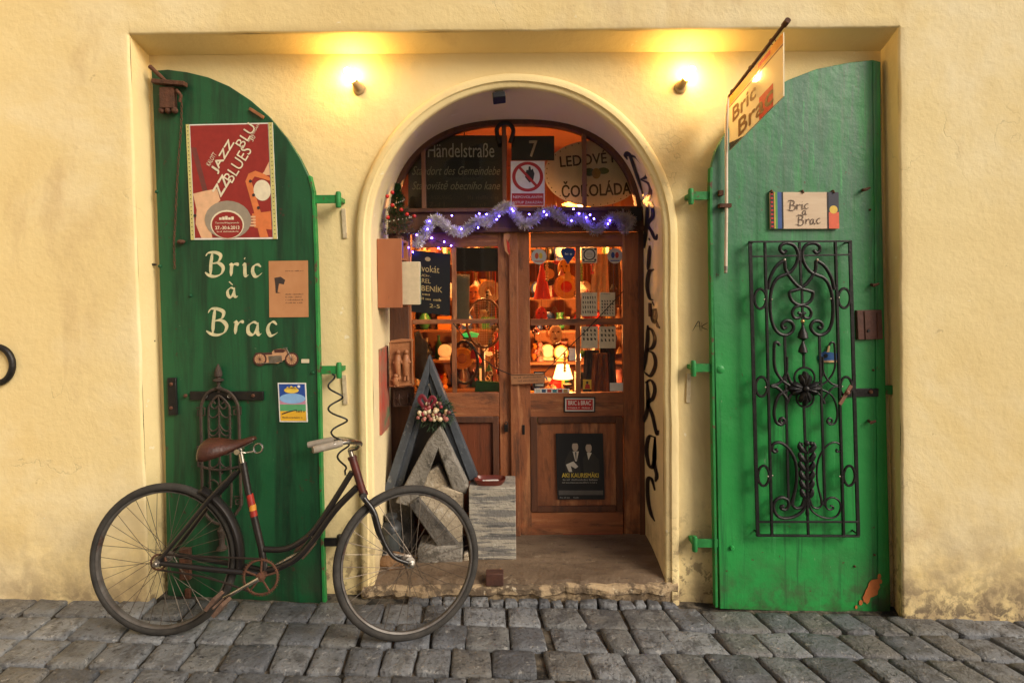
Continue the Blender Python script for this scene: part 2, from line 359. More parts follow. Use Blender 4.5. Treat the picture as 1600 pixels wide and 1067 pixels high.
def paving_mat():
    m = MORTAR.copy(); m.name = 'street_paving'; t = m.node_tree; N = t.nodes; L = t.links
    tc = N.new('ShaderNodeTexCoord'); br = N.new('ShaderNodeTexBrick'); L.new(tc.outputs['Object'], br.inputs[0])
    br.inputs['Scale'].default_value = 1; br.inputs['Brick Width'].default_value = .21; br.inputs['Row Height'].default_value = .18; br.inputs['Mortar Size'].default_value = .012
    br.inputs['Color1'].default_value = (.13, .12, .105, 1); br.inputs['Color2'].default_value = (.09, .085, .08, 1); br.inputs['Mortar'].default_value = (.12, .10, .07, 1)
    sp = N.new('ShaderNodeSeparateXYZ'); L.new(tc.outputs['Object'], sp.inputs[0])
    lt = N.new('ShaderNodeMath'); lt.operation = 'LESS_THAN'; lt.inputs[1].default_value = -1.62; L.new(sp.outputs[1], lt.inputs[0])
    b = N['Principled BSDF']; old = b.inputs['Base Color'].links[0].from_socket
    mx = N.new('ShaderNodeMix'); mx.data_type = 'RGBA'; L.new(lt.outputs[0], mx.inputs[0]); L.new(old, mx.inputs[6]); L.new(br.outputs[0], mx.inputs[7]); L.new(mx.outputs[2], b.inputs['Base Color'])
    return m
ground = mb.build('street', paving_mat(), smooth=60, kind='structure')

def cobble(x0, x1, y0, y1, skew, par, mi=None, top=.012, name='cobble', deep=.05):
    """one dressed stone: rounded top grid + sides"""
    n = 6; g = .004 + random.uniform(0, .004); mbc = MB(); cx, cy = (x0+x1)/2, (y0+y1)/2
    jc = [random.uniform(-.008, .008) for _ in range(8)]; tilt = random.uniform(-.03, .03), random.uniform(-.03, .03); hh = random.uniform(-.004, .006)
    def pt(u, v):
        a = x0 + g + (x1-x0-2*g)*u + (jc[0]*(1-u)*(1-v) + jc[1]*u*(1-v) + jc[2]*u*v + jc[3]*(1-u)*v)
        b = y0 + g + (y1-y0-2*g)*v + (jc[4]*(1-u)*(1-v) + jc[5]*u*(1-v) + jc[6]*u*v + jc[7]*(1-u)*v)
        return a + skew * (b - .0), b
    sd_ = random.random() * 99
    grid = []
    us = [0, .055, .3, .55, .8, .945, 1]
    for j in us:
        for i in us:
            uu, vv = i, j
            if i in (0, 1) and j in (0, 1): uu = .03 if i == 0 else .97; vv = .04 if j == 0 else .96
            x, y = pt(uu, vv)
            e = min(min(i, 1-i) * (x1-x0), min(j, 1-j) * (y1-y0))
            d = -.008 * max(0, 1 - e/.010) ** 2
            x += noise.noise(V((x*22, y*22, sd_))) * .004; y += noise.noise(V((x*22, y*22, sd_+7))) * .004
            z = gz(x) + top + hh + d + noise.noise(V((x*16, y*16, sd_))) * .005 + noise.noise(V((x*45, y*45, sd_))) * .002 + tilt[0]*(x-cx) + tilt[1]*(y-cy)
            grid.append(V((x, y, z)))
    N7 = 7
    mbc.v = grid
    for j in range(6):
        for i in range(6): mbc.f.append([j*N7+i, j*N7+i+1, (j+1)*N7+i+1, (j+1)*N7+i])
    loop = [i for i in range(7)] + [7*j+6 for j in range(1, 7)] + [42+i for i in range(5, -1, -1)] + [7*j for j in range(5, 0, -1)]
    b0 = len(mbc.v)
    for k in loop: q = grid[k]; mbc.v.append(V((q.x, q.y, q.z - deep)))
    for k in range(len(loop)): k2 = (k+1) % len(loop); mbc.f.append([loop[k2], loop[k], b0+k, b0+k2])
    mbc.mi = [0] * len(mbc.f)
    return mbc.build(name, COB[mi if mi is not None else random.choice([0, 0, 1, 1, 2, 3, 4, 5])], par, smooth=55)
y = .045; row = 0
while y > -1.35:
    dp = random.uniform(.19, .225) if row else .19
    x = -3.7 + random.uniform(0, .2)
    while x < 3.7:
        wd = random.choice([random.uniform(.14, .18), random.uniform(.17, .21), random.uniform(.2, .26)])
        sk = -.06 if x < 0 else -.16 - .12 * min(1, x/2)
        if row == 0: wd *= 1.15
        cobble(x, x + wd, y - dp, y, sk, ground); x += wd
    y -= dp; row += 1
# small setts along the foot of the doorstep
x = P(640, 945, .1).x
while x < P(1045, 945, .1).x:
    wd = random.uniform(.06, .11); cobble(x, x + wd, .05, .118 + random.uniform(-.01, .01), 0, ground, top=.02); x += wd

# ------------------------------------------------------------------ facade
fac = empty('shop_facade', (0, 0, gz(0)), 'yellow plastered house front with a shallow rectangular recess around an arched doorway', 'building')
ZT = 6.0
def edge_pts(a, b, n, j=.004):
    out = []
    for i in range(n + 1):
        t = i / n; p = a.lerp(b, t); k = noise.noise(V((p.x*4, p.z*4, 5))) * j * 1.6 + noise.noise(V((p.x*17, p.z*17, 9))) * j * .7
        out.append((p, k))
    return out
TL, TR = P(201, 54, 0), P(1405, 43, 0)
BL, BR = P(233, 942, 0), P(1411, 966, 0)
BL.z = gz(BL.x) - .1; BR.z = gz(BR.x) - .1
tl, tr = P(233, 87, RY), P(1376, 80, RY)
bl, br = P(262, 938, RY), P(1397, 960, RY); bl.z = gz(bl.x) - .1; br.z = gz(br.x) - .1
mb = MB()
N_ = 40
L_ = edge_pts(BL, TL, N_); T_ = edge_pts(TL, TR, N_); R_ = edge_pts(TR, BR, N_)
def corner(edge, dirv, far):
    """edge rounded into the recess; dirv points from the hole into the wall"""
    rows = []
    for p, k in edge:
        q = p + dirv * k
        rows.append([far(q), q + dirv*.05, q + dirv*.012, q + dirv*.004 + V((0, .003, 0)), q + V((0, .012, 0))])
    return rows
def strip(rows, flip=False):
    m_ = len(rows[0]); vs = [p for r in rows for p in r]; fs = []
    for i in range(len(rows)-1):
        for j in range(m_-1):
            f = [i*m_+j, i*m_+j+1, (i+1)*m_+j+1, (i+1)*m_+j]; fs.append(f[::-1] if flip else f)
    mb.add(vs, fs)
rl = corner(L_, V((-1, 0, 0)), lambda q: V((-9, 0, q.z)))
rt = corner(T_, V((0, 0, 1)), lambda q: V((q.x, 0, ZT)))
rr = corner(R_, V((1, 0, 0)), lambda q: V((9, 0, q.z)))
strip(rl); strip(rt); strip(rr)
mb.poly([V((-9, 0, TL.z)), rl[-1][1], rt[0][1], V((TL.x, 0, ZT)), V((-9, 0, ZT))])
mb.poly([V((TR.x, 0, ZT)), rt[-1][1], rr[0][1], V((9, 0, TR.z)), V((9, 0, ZT))])
for a, b in ((rl[-1], rt[0]), (rt[-1], rr[0])):
    for j in range(1, 4): mb.poly([a[j], a[j+1], b[j+1], b[j]])
# house top and flanks so that the front has body
mb.poly([V((-9, 0, ZT)), V((9, 0, ZT)), V((9, 5, ZT)), V((-9, 5, ZT))])
mb.poly([V((-9, 0, -1)), V((-9, 0, ZT)), V((-9, 5, ZT)), V((-9, 5, -1))]); mb.poly([V((9, 0, -1)), V((9, 5, -1)), V((9, 5, ZT)), V((9, 0, ZT))])
mb.poly([V((-9, 5, -1)), V((-9, 5, ZT)), V((9, 5, ZT)), V((9, 5, -1))])
mb.build('outer_wall', PLASTER, fac, smooth=50)
# recess lining: sides and head
mb = MB()
def lining(e, a, b):
    rows = []
    for i, (p, k) in enumerate(e):
        t = i/(len(e)-1); rows.append([p + V((0, .012, 0)), p.lerp(a.lerp(b, t), .5), a.lerp(b, t) + V((0, .002, 0))])
    return rows
strip(lining(L_, bl, tl)); strip(lining(T_, tl, tr)); strip(lining(R_, tr, br))
mb.build('recess_reveal', PLASTER2, fac, smooth=50)
# recess back wall with the arch cut out
AX = P(808, 450, RY).x; AZ = 1.965; AR = .80
NA = 48
jl = [V((AX - AR, RY, gz(AX) - .1)), V((AX - AR, RY, AZ))]; arch = [V((AX - AR*math.cos(math.pi*i/NA), RY, AZ + AR*math.sin(math.pi*i/NA))) for i in range(NA+1)]
mb = MB()
mb.poly([bl, tl.lerp(bl, (tl.z-AZ)/(tl.z-bl.z)), jl[1], jl[0]])
mb.poly([V((AX+AR, RY, jl[0].z)), V((AX+AR, RY, AZ)), tr.lerp(br, (tr.z-AZ)/(tr.z-br.z)), br])
lw, rw = tl.lerp(bl, (tl.z-AZ)/(tl.z-bl.z)), tr.lerp(br, (tr.z-AZ)/(tr.z-br.z))
outer = []
for i in range(NA+1):
    t = i/NA
    outer.append(lw.lerp(tl, t/.25) if t < .25 else (tl.lerp(tr, (t-.25)/.5) if t < .75 else tr.lerp(rw, (t-.75)/.25)))
for i in range(NA): mb.poly([outer[i], outer[i+1], arch[i+1], arch[i]])
mb.build('recess_wall', PLASTER2, fac, smooth=0)
# moulding and vault: one swept profile (radial offset, y)
prof = [(.075, RY+.004), (.073, RY-.022), (.066, RY-.034), (.05, RY-.040), (.03, RY-.041), (.026, RY-.033), (.020, RY-.030), (.004, RY-.031), (-.004, RY-.024), (-.006, RY-.01)]
def back(a, r):
    c, s_ = math.cos(a), math.sin(a); e_ = 2/2.6
    return V((AX - math.copysign(abs(c)**e_, c)*r, 0, AZ + abs(s_)**e_*r*.955))
def sweep(prof, zb):
    path = [(-1, 0, z) for z in [zb + (AZ-zb)*i/12 for i in range(12)]] + [(-math.cos(math.pi*i/NA), math.sin(math.pi*i/NA), AZ) for i in range(NA+1)] + [(1, 0, z) for z in [AZ - (AZ-zb)*(i+1)/12 for i in range(12)]]
    rows = []
    for c, s_, z in path:
        k = noise.noise(V((c*3+9, z*4, s_*3))) * .005
        rows.append([V((AX + c*(AR + r + k), y, z + s_*(AR + r + k))) for r, y in prof])
    return rows
mb = MB(); strip(sweep(prof, gz(AX) - .1), True); mb.build('arch_moulding', PLASTER2, fac, smooth=60)
mb = MB(); 
vp = [(-.006, RY-.01, 0), (-.004, RY+.06, .05), (-.002, .3, .35), (0, .5, .75), (0, DY, 1), (0, DY+.1, 1)]
vrows = []
for i in range(12): z = gz(AX)-.1 + (AZ-gz(AX)+.1)*i/12; vrows.append([V((AX-AR-r+noise.noise(V((3, z*4, y_*5)))*.004, y_, z)) for r, y_, t in vp])
for i in range(NA+1):
    a = math.pi*i/NA; vrows.append([V((AX-math.cos(a)*(AR+r), y_, AZ+math.sin(a)*(AR+r))).lerp(back(a, AR) + V((0, y_, 0)), t) for r, y_, t in vp])
for i in range(12): z = AZ - (AZ-gz(AX)+.1)*(i+1)/12; vrows.append([V((AX+AR+r+noise.noise(V((9, z*4, y_*5)))*.004, y_, z)) for r, y_, t in vp])
strip(vrows, True); mb.build('arch_vault', SOFFIT, fac, smooth=60)
# step: worn sill with broken plaster front
mb = MB(); rows = []
for i in range(81):
    x = AX - .86 + 1.72*i/80
    fy = .135 + noise.noise(V((x*4, 0, 1)))*.03 + noise.noise(V((x*15, 0, 4)))*.018 + noise.noise(V((x*44, 0, 4)))*.006
    zt = .112
    k = lambda y_, a: noise.noise(V((x*7, y_*7, a)))*.006
    rows.append([V((x, DY+.1, zt+.004)), V((x, .55, zt+k(.55, 2))), V((x, .42, zt-.004+k(.42, 2))), V((x, .30, zt-.012+k(.3, 2))), V((x, fy+.05, zt-.030+k(.2, 3))), V((x, fy+.012, zt-.036+k(.1, 3))), V((x, fy, zt-.052)), V((x, fy+.006+abs(k(.2, 8))*3, zt-.085))])
strip(rows, True); step = mb.build('door_step', STEP, fac, smooth=45)
mb = MB(); rows = []
for i in range(121):
    x = AX - .86 + 1.72*i/120; g = gz(x)
    e1 = noise.noise(V((x*5, 2, 0)))*.042 + noise.noise(V((x*17, 2, 0)))*.022 + noise.noise(V((x*47, 2, 0)))*.008; cr = .02*max(0, noise.noise(V((x*8, 7, 1))))
    rows.append([V((x, .16, .062)), V((x, .118+e1*.5, .060+e1*.3)), V((x, .102+e1*.6, .046+e1*.4)), V((x, .100+e1*.7+cr, .016+e1*.5)), V((x, .118+e1*.4+cr, .002+e1*.5)), V((x, .130, g-.02))])
strip(rows, True); mb.build('broken_plaster_edge', BROKEN, fac, smooth=30)
# ------------------------------------------------------------------ unseen houses added to shade the front and darken reflections
oh = empty('added_opposite_house', (-4, -14.5, gz(-4)), 'unseen ochre house added across the lane to shade and darken reflections', 'building')
OPP = mat('ochre_plaster', (.6, .48, .3), (.5, .4, .25), rough=.9, scale=2)
mb = MB(); mb.box((-16, -14.5, -.6), (OPX, -19, 7.5)); mb.build('wall', OPP, oh)
mb = MB(); mb.prism([V((-16.3, -14.2  , 7.5)), V((OPX+.3, -14.2  , 7.5)), V((OPX+.3, -16.75, 9.5)), V((-16.3, -16.75, 9.5))], (0, -.12, -.12)); mb.build('roof', RUST, oh)
for wx in (-12, -8.5, -5, -1.5, 2, 5):
    if wx + .6 > OPX: continue
    for wz in (1.6, 5.2):
        mb = MB(); mb.box((wx-.62, -14.47, wz-.08), (wx+.62, -14.5, wz+1.88)); f_ = mb.build('window_frame', WHITEP, oh, bevel=.01)
        for sx in (-1, 1): mb = MB(); mb.box((wx+sx*.28-.24, -14.46, wz), (wx+sx*.28+.24, -14.48, wz+1.8)); mb.build('pane', mat('dark_pane', (.02, .02, .025), rough=.1), f_)
nh = empty('added_house_wing', (-6, -4, gz(-6)), 'unseen ochre house wing added left of the shop front to block sky', 'building')  # added wing, blocks the left sky for a left-right light gradient
mb = MB(); mb.box((-9.2, -7.5, -.6), (-3.45, .05, 7.6)); mb.build('wall', OPP, nh)
mb = MB(); mb.prism([V((-3.2, -7.7, 7.6)), V((-3.2, .02, 7.6)), V((-6.3, .02, 9.4)), V((-6.3, -7.7, 9.4))], (-.1, 0, .14)); mb.build('roof', RUST, nh)
for wy in (-6, -4, -2):
    for wz in (1.4, 4.6):
        mb = MB(); mb.box((-3.42, wy-.5, wz-.07), (-3.45, wy+.5, wz+1.6)); f_ = mb.build('window_frame', WHITEP, nh, bevel=.01)
        for sx in (-1, 1): mb = MB(); mb.box((-3.41, wy+sx*.23-.19, wz), (-3.43, wy+sx*.23+.19, wz+1.53)); mb.build('pane', mat('dark_pane', (.02, .02, .025), rough=.1), f_)
# ------------------------------------------------------------------ shutters
LS = (.003, -.057); RS = (.026, .044)
def off(pl, d): return (pl[0] - d, pl[1])
def shutter(name, pts_px, pl, m, label, thick=.032):
    e = empty(name, (0, 0, 0), label, 'shutter')
    pts = [P(x, y, pl) for x, y in pts_px]; base = P(*pts_px[0], pl); e.location = (base.x, base.y, base.z)
    mbs = MB(); mbs.prism(pts, (0, thick, 0)); o = mbs.build('panel', m, e, smooth=30, bevel=.003)
    return e
left_px = [(262, 943), (258, 700), (248, 400), (238, 135), (236, 111), (262, 109), (292, 113), (325, 121), (358, 135), (390, 156), (420, 182), (447, 214), (468, 246), (482, 275), (488, 300), (492, 400), (497, 600), (500, 760), (505, 943)]
right_px = [(1125, 951), (1120, 700), (1113, 400), (1111, 290), (1112, 258), (1118, 236), (1131, 212), (1150, 187), (1175, 162), (1203, 141), (1232, 125), (1276, 108), (1327, 98), (1364, 94), (1376, 97), (1377, 256), (1384, 600), (1392, 960)]
shl = shutter('iron_shutter', left_px, LS, GREEN_L, 'shade-darkened green iron shutter hand-painted with cream lettering, jazz poster on it')
shr = shutter('iron_shutter', right_px, RS, GREEN_R, 'bright green iron shutter carrying the wrought iron grille, orange paint chip low down')
# folded edge angle along the free rims
mb = MB()
ep = [P(x, y, off(LS, .001)) for x, y in left_px[13:]]
for a, b in zip(ep[:-1], ep[1:]): mb.bar(a + V((.004, .016, 0)), b + V((.004, .016, 0)), .014, .040, up=(0, 1, 0))
mb.build('edge_angle', GREEN_E, shl, smooth=0, bevel=.002)
mb = MB()
ep = [P(x, y, off(RS, .0)) for x, y in [(1116, 948), (1112, 700), (1108, 400), (1107, 290), (1108, 262)]]
for a, b in zip(ep[:-1], ep[1:]): mb.bar(a + V((.012, .016, 0)), b + V((.012, .016, 0)), .014, .042, up=(0, 1, 0))
mb.build('edge_angle', GREEN_E, shr, smooth=0, bevel=.002)
mb = MB(); q = [P(x, y, off(RS, .005)) for x, y in [(1373, 958), (1390, 958), (1383, 600), (1377, 300), (1375, 100), (1364, 97), (1366, 300), (1369, 600)]]
mb.prism(q, (0, .006, 0)); mb.build('cover_strip', GREEN_R, shr, smooth=0, bevel=.0015)
CHIP = mat('orange_primer_chip', (.52, .16, .04), (.42, .12, .03), rough=.8, scale=30)
mb = MB(); q = []
for i in range(22):
    a = 2*math.pi*i/22; r = 1 + .55*noise.noise(V((math.cos(a)*2.2, math.sin(a)*2.2, 3)))
    q.append(P(1362 + 10*r*math.cos(a) + 9*math.sin(a)*-1, 922 + 19*r*math.sin(a), off(RS, .0052)))
mb.poly(q); 
for cx, cy, r in ((1374, 900, 3), (1376, 908, 2.5), (1345, 941, 3), (1352, 935, 3), (1338, 948, 2)):
    mb.poly([P(cx + r*math.cos(a*.9), cy + r*1.5*math.sin(a*.9), off(RS, .0054)) for a in range(7)])
mb.build('paint_chip', CHIP, shr, smooth=0)['label'] = 'bare orange patch where green paint flaked off'
# pintle hinges from wall to shutter rim
def hinge(par, x0, x1, y, pl, side, m=GREEN_E, drop=True):
    a = P(x0, y, off(pl, -.01)); b = P(x1, y, off(pl, -.01)); mbh = MB()
    a.y = b.y = min(b.y, RY - .02)
    mbh.box((min(a.x, b.x), a.y - .006, a.z - .022), (max(a.x, b.x), a.y + .006, a.z + .022))
    mbh.lathe((a.x, a.y, a.z - .045), (0, 0, 1), [(.013, 0), (.015, .01), (.015, .075), (.011, .085)], 10)
    mbh.box((a.x - .012, a.y, a.z - .012), (a.x + .012, RY + .01, a.z + .012))
    mbh.build('hinge', m, par, bevel=.0015)
    if drop:
        mbd = MB(); mbd.bar((a.x + .004*side, RY - .006, a.z - .04), (a.x + .010*side, RY - .004, a.z - .2), .022, .012, up=(0, 1, 0)); mbd.build('hinge_leg', mat('chalky_iron', (.6, .5, .33), (.42, .33, .2), rough=.9, scale=30, stain=(.13, .06, .03), sscale=20, sthr=.6), par, bevel=.001)
hinge(shl, 528, 486, 311, LS, 1); hinge(shl, 529, 494, 578, LS, 1); hinge(shl, 530, 500, 847, LS, 1, IRON, False)
hinge(shr, 1080, 1116, 306, RS, -1, drop=False); hinge(shr, 1084, 1124, 575, RS, -1); hinge(shr, 1086, 1122, 849, RS, -1, drop=False)
def bolt(par, x, y, pl, r=.011, m=None, name='bolt', l=.012):
    p = P(x, y, pl); mbb = MB(); mbb.lathe(p + V((0, .002, 0)), (0, -1, 0), [(r, 0), (r, l*.6), (r*.6, l)], 10); return mbb.build(name, m or RUST, par)
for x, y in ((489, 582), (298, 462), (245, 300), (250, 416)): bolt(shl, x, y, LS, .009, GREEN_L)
bolt(shr, 1126, 577, RS, .02, GREEN_R, 'hinge_rivet', .01); bolt(shr, 1143, 855, RS, .013, GREEN_R, 'hinge_rivet', .016)
for x, y in ((1362, 445), (1357, 657), (1348, 297), (1359, 328), (1364, 578), (1366, 866), (1335, 884)): 
    if y in (445, 657, 297): # little projecting pegs
        p = P(x, y, RS); m_ = MB(); m_.tube([p, p + V((-.005, -.03, -.004)), p + V((.018, -.036, .006))], [.008, .009, .006], 8); m_.build('peg', RUST, shr)
    else: bolt(shr, x, y, RS, .006)
# left shutter: strap bar with end plate, rusty lock case at the top corner, chain, lower latch
mb = MB(); a, b = P(298, 618, off(LS, .006)), P(412, 618, off(LS, .006)); mb.bar(a, b, .014, .046, up=(0, 0, 1)); st = mb.build('strap_bar', IRON, shl, bevel=.002)
mb = MB(); a, b = P(269, 590, off(LS, .007)), P(271, 648, off(LS, .007)); mb.bar(a, b, .046, .016, up=(0, 1, 0)); mb.build('strap_plate', IRON, shl, bevel=.002)
for x, y in ((290, 618), (396, 618), (268, 600), (268, 637)): bolt(shl, x, y, off(LS, .012), .010)
mb = MB()
a = P(240, 128, off(LS, .03)); b = P(290, 132, off(LS, .03)); mb.bar(a, b, .04, .022)
p = P(263, 154, off(LS, .018)); mb.obox(p, (.038, 0, 0), (0, .018, 0), (0, 0, .055))
for dx in (-10, 0, 10): mb.ball(P(263 + dx, 173, off(LS, .02)), .018, 8)
mb.tube([P(234, 104, off(LS, .03)), P(248, 117, off(LS, .03)), P(262, 130, off(LS, .03))], [.012, .011, .009], 8)
mb.tube([P(276, 141, off(LS, .03)), P(283, 150, off(LS, .035)), P(281, 160, off(LS, .03))], .009, 8)
mb.build('lock_case', RUST, shl, bevel=.002)
mb = MB(); a, b = P(390, 170, off(LS, .008)), P(412, 184, off(LS, .008)); mb.bar(a, b, .012, .016); mb.build('latch_tongue', mat('orange_rust', (.36, .15, .06), (.2, .08, .03), scale=30), shl, bevel=.001)
ch = [(284, 160), (283, 200), (279, 250), (276, 300), (274, 345), (272, 380), (273, 420)]
pts = smooth_path([P(x, y, off(LS, .012)) for x, y in ch], 8)
mb = MB()
for i in range(len(pts)-1):
    c = (pts[i] + pts[i+1])/2; t = (pts[i+1]-pts[i]); w_ = V((1, 0, 0)) if i % 2 else V((0, 1, 0))
    mb.ring(c, t, w_, t.length*.62, .0018, 10, 5, .005)
mb.build('chain', RUST, shl)
mb = MB(); p = P(283, 378, off(LS, .014)); mb.ball(p, .02, 10, (1.2, .7, .6)); mb.build('chain_hook', RUST, shl)
mb = MB(); p = P(290, 880, off(LS, .014)); mb.obox(p, (.028, 0, 0), (0, .014, 0), (0, 0, .085)); mb.obox(P(294, 935, off(LS, .012)), (.014, 0, 0), (0, .01, 0), (0, 0, .055)); mb.build('lower_lock', RUST, shl, bevel=.003)
# wall spikes left of the shutter
for x, y in ((240, 414), (238, 532)):
    p = P(x, y, RY); m_ = MB(); m_.tube([p + V((-.03, .01, 0)), p + V((0, -.03, .002)), p + V((.035, -.035, 0))], [.007, .008, .005], 8); m_.build('wall_spike', IRON, fac)
# painted lettering on the left shutter
PAINT = mat('cream_brush_paint', (.72, .62, .36), (.46, .46, .28), rough=.7, scale=40, stain=(.2, .33, .2), sscale=38, sthr=.62)
o = P(320, 395, LS); frl = Fr(o, P(450, 397, LS) - o, P(325, 540, LS) - o)
mb = MB(); ppm = (P(420, 397, LS) - P(320, 395, LS)).length / 100
handwrite(mb, frl, 'Bric', .005, -.122, .125, .019, .0022, adv=1.05)
handwrite(mb, frl, 'à', .115, -.235, .10, .016, .0022)
handwrite(mb, frl, 'Brac', .005, -.435, .135, .020, .0022, adv=1.08)
lett = mb.build('painted_lettering', PAINT, shl, smooth=0)
# right shutter: lock box, long latch bar with slotted end
mb = MB(); q = [P(x, y, off(RS, .02)) for x, y in ((1339, 485), (1378, 484), (1380, 530), (1341, 531))]; mb.prism(q, (0, .026, 0)); lk = mb.build('lock_box', mat('lock_brown', (.12, .045, .028), (.075, .03, .02), rough=.6, scale=18, bump=.3), shr, bevel=.003)
mb = MB(); p = P(1357, 517, off(RS, .022)); mb.lathe(p, (0, -1, 0), [(.009, 0), (.007, .004)], 10); mb.build('keyhole', BLACKP, lk)
mb = MB(); mb.bar(P(1351, 486, off(RS, .022)), P(1353, 530, off(RS, .022)), .004, .006, up=(0, 1, 0)); mb.bar(P(1371, 489, off(RS, .022)), P(1372, 528, off(RS, .022)), .005, .006, up=(0, 1, 0)); mb.build('lock_rib', DOORD, lk)
mb = MB(); mb.bar(P(1325, 613, off(RS, .006)), P(1372, 613, off(RS, .006)), .012, .044); mb.build('latch_bar', IRON, shr, bevel=.002)
bolt(shr, 1360, 612, off(RS, .012), .011)
mb = MB(); fr = Fr.px((1383, 602), (1412, 602), (1383, 616), off(RS, .004))
mb.add([fr(a, b) for a, b in [(0, 0), (1, 0), (1, 1), (0, 1), (.4, .35), (.82, .35), (.82, .65), (.4, .65)]], [(0, 1, 5, 4), (1, 2, 6, 5), (2, 3, 7, 6), (3, 0, 4, 7)])
o = mb.build('hasp', GREEN_E, shr, smooth=0); sm = o.modifiers.new('s', 'SOLIDIFY'); sm.thickness = .006
# ------------------------------------------------------------------ shop door
def pb(mb, x0, y0, x1, y1, Y, t):
    """box whose front face fills photograph rectangle x0..x1, y0..y1 on plane Y, t deep"""
    xm, ym = (x0+x1)/2, (y0+y1)/2
    mb.box((P(x0, ym, Y).x, Y, P(xm, y0, Y).z), (P(x1, ym, Y).x, Y + t, P(xm, y1, Y).z)); return mb
dbase = P(808, 838, DY)
door = empty('shop_door', (dbase.x, DY, .112), 'worn reddish brown wooden double door with small glass panes under the arch', 'door')
def part(name, m, par, boxes, bevel=.003, smooth=40):
    mb = MB()
    for b_ in boxes: pb(mb, *b_)
    return mb.build(name, m, par, bevel=bevel, smooth=smooth)
Y = DY
part('frame_post', DOORD, door, [(600, 360, 640, 850, Y-.012, .07)]); part('frame_post', DOORD, door, [(999, 325, 1010, 850, Y-.012, .07)])
part('transom_beam', DOORD, door, [(596, 328, 1008, 362, Y-.03, .09)], .006)
part('beam_moulding', DOORD, door, [(596, 324, 1008, 331, Y-.05, .03)], .006); part('beam_moulding', DOORD, door, [(596, 355, 1008, 363, Y-.045, .03)], .005)
part('transom_end_block', BLACKP, door, [(985, 324, 1003, 345, Y-.055, .03)])
# right leaf
lr = empty('door_leaf', (0, 0, 0), None, None); lr.parent = door; lr.location = V((P(905, 838, Y).x, 0, 0)) - V((dbase.x, 0, 0))
ll = empty('door_leaf', (0, 0, 0), None, None); ll.parent = door; ll.location = V((P(710, 838, Y).x, 0, 0)) - V((dbase.x, 0, 0))
part('stile', DOORW, lr, [(808, 363, 829, 838, Y, .045)]); part('stile', DOORW, lr, [(974, 363, 1000, 838, Y, .045)])
part('top_rail', DOORH, lr, [(829, 363, 974, 386, Y+.001, .043)]); part('lock_rail', DOORH, lr, [(829, 614, 974, 651, Y+.001, .043)]); part('bottom_rail', DOORH, lr, [(829, 800, 974, 838, Y+.001, .043)])
part('muntin', DOORW, lr, [(900, 386, 907, 498, Y+.006, .03)], .002); part('muntin', DOORW, lr, [(900, 508, 907, 614, Y+.006, .03)], .002); part('muntin', DOORH, lr, [(829, 498, 974, 508, Y+.004, .03)], .002)
for a in ((829, 386, 900, 498), (907, 386, 974, 498), (829, 508, 900, 614), (907, 508, 974, 614)): part('pane', GLASS, lr, [(*a, Y+.02, .003)], 0, 0)
part('panel', DOORW, lr, [(838, 660, 965, 792, Y+.012, .02)], .008)
for a in ((829, 651, 840, 800), (963, 651, 974, 800), (840, 651, 963, 661), (840, 791, 963, 800)): part('panel_moulding', DOORD, lr, [(*a, Y-.006, .03)], .004)
part('bottom_strip', mat('red_strip', (.3, .05, .02), (.2, .05, .03)), lr, [(880, 834, 972, 837.5, Y-.004, .006)], 0)
# left leaf and meeting post
part('stile', DOORW, ll, [(780, 363, 800, 838, Y+.002, .045)]); part('stile', DOORW, ll, [(640, 363, 644, 838, Y+.002, .045)])
part('top_rail', DOORH, ll, [(644, 363, 780, 386, Y+.003, .043)]); part('lock_rail', DOORH, ll, [(644, 614, 780, 651, Y+.003, .043)]); part('bottom_rail', DOORH, ll, [(644, 800, 780, 838, Y+.003, .043)])
part('muntin', DOORW, ll, [(706, 386, 713, 499, Y+.008, .03)], .002); part('muntin', DOORW, ll, [(706, 506, 713, 614, Y+.008, .03)], .002); part('muntin', DOORH, ll, [(644, 499, 780, 506, Y+.006, .03)], .002)
for a in ((644, 386, 706, 499), (713, 386, 780, 499), (644, 506, 706, 614), (713, 506, 780, 614)): part('pane', GLASS, ll, [(*a, Y+.022, .003)], 0, 0)
part('panel', mat('redder_panel_wood', (.20, .05, .018), (.12, .034, .014), rough=.5, scale=5, bump=.4, bscale=18, stretch=(4, 4, .5), stain=(.06, .025, .014), sscale=5, sthr=.58), ll, [(652, 660, 772, 792, Y+.014, .02)], .008)
for a in ((644, 651, 654, 800), (770, 651, 780, 800), (654, 651, 770, 661), (654, 791, 770, 800)): part('panel_moulding', DOORD, ll, [(*a, Y-.004, .03)], .004)
part('meeting_post', DOORW, ll, [(797, 363, 811, 838, Y-.022, .03)], .005)
mb = MB(); p = P(791, 668, Y); mb.obox(p + V((0, -.012, 0)), (.012, 0, 0), (0, .008, 0), (0, 0, .022)); mb.ring(p + V((0, -.012, .022)), (1, 0, 0), (0, 0, 1), .009, .003, 14, 6, .018); mb.build('padlock', IRON, ll, bevel=.002)
mb = MB(); p = P(818, 671, Y); mb.obox(p, (.008, 0, 0), (0, .006, 0), (0, 0, .03)); mb.build('keyhole_plate', IRON, lr, bevel=.001)
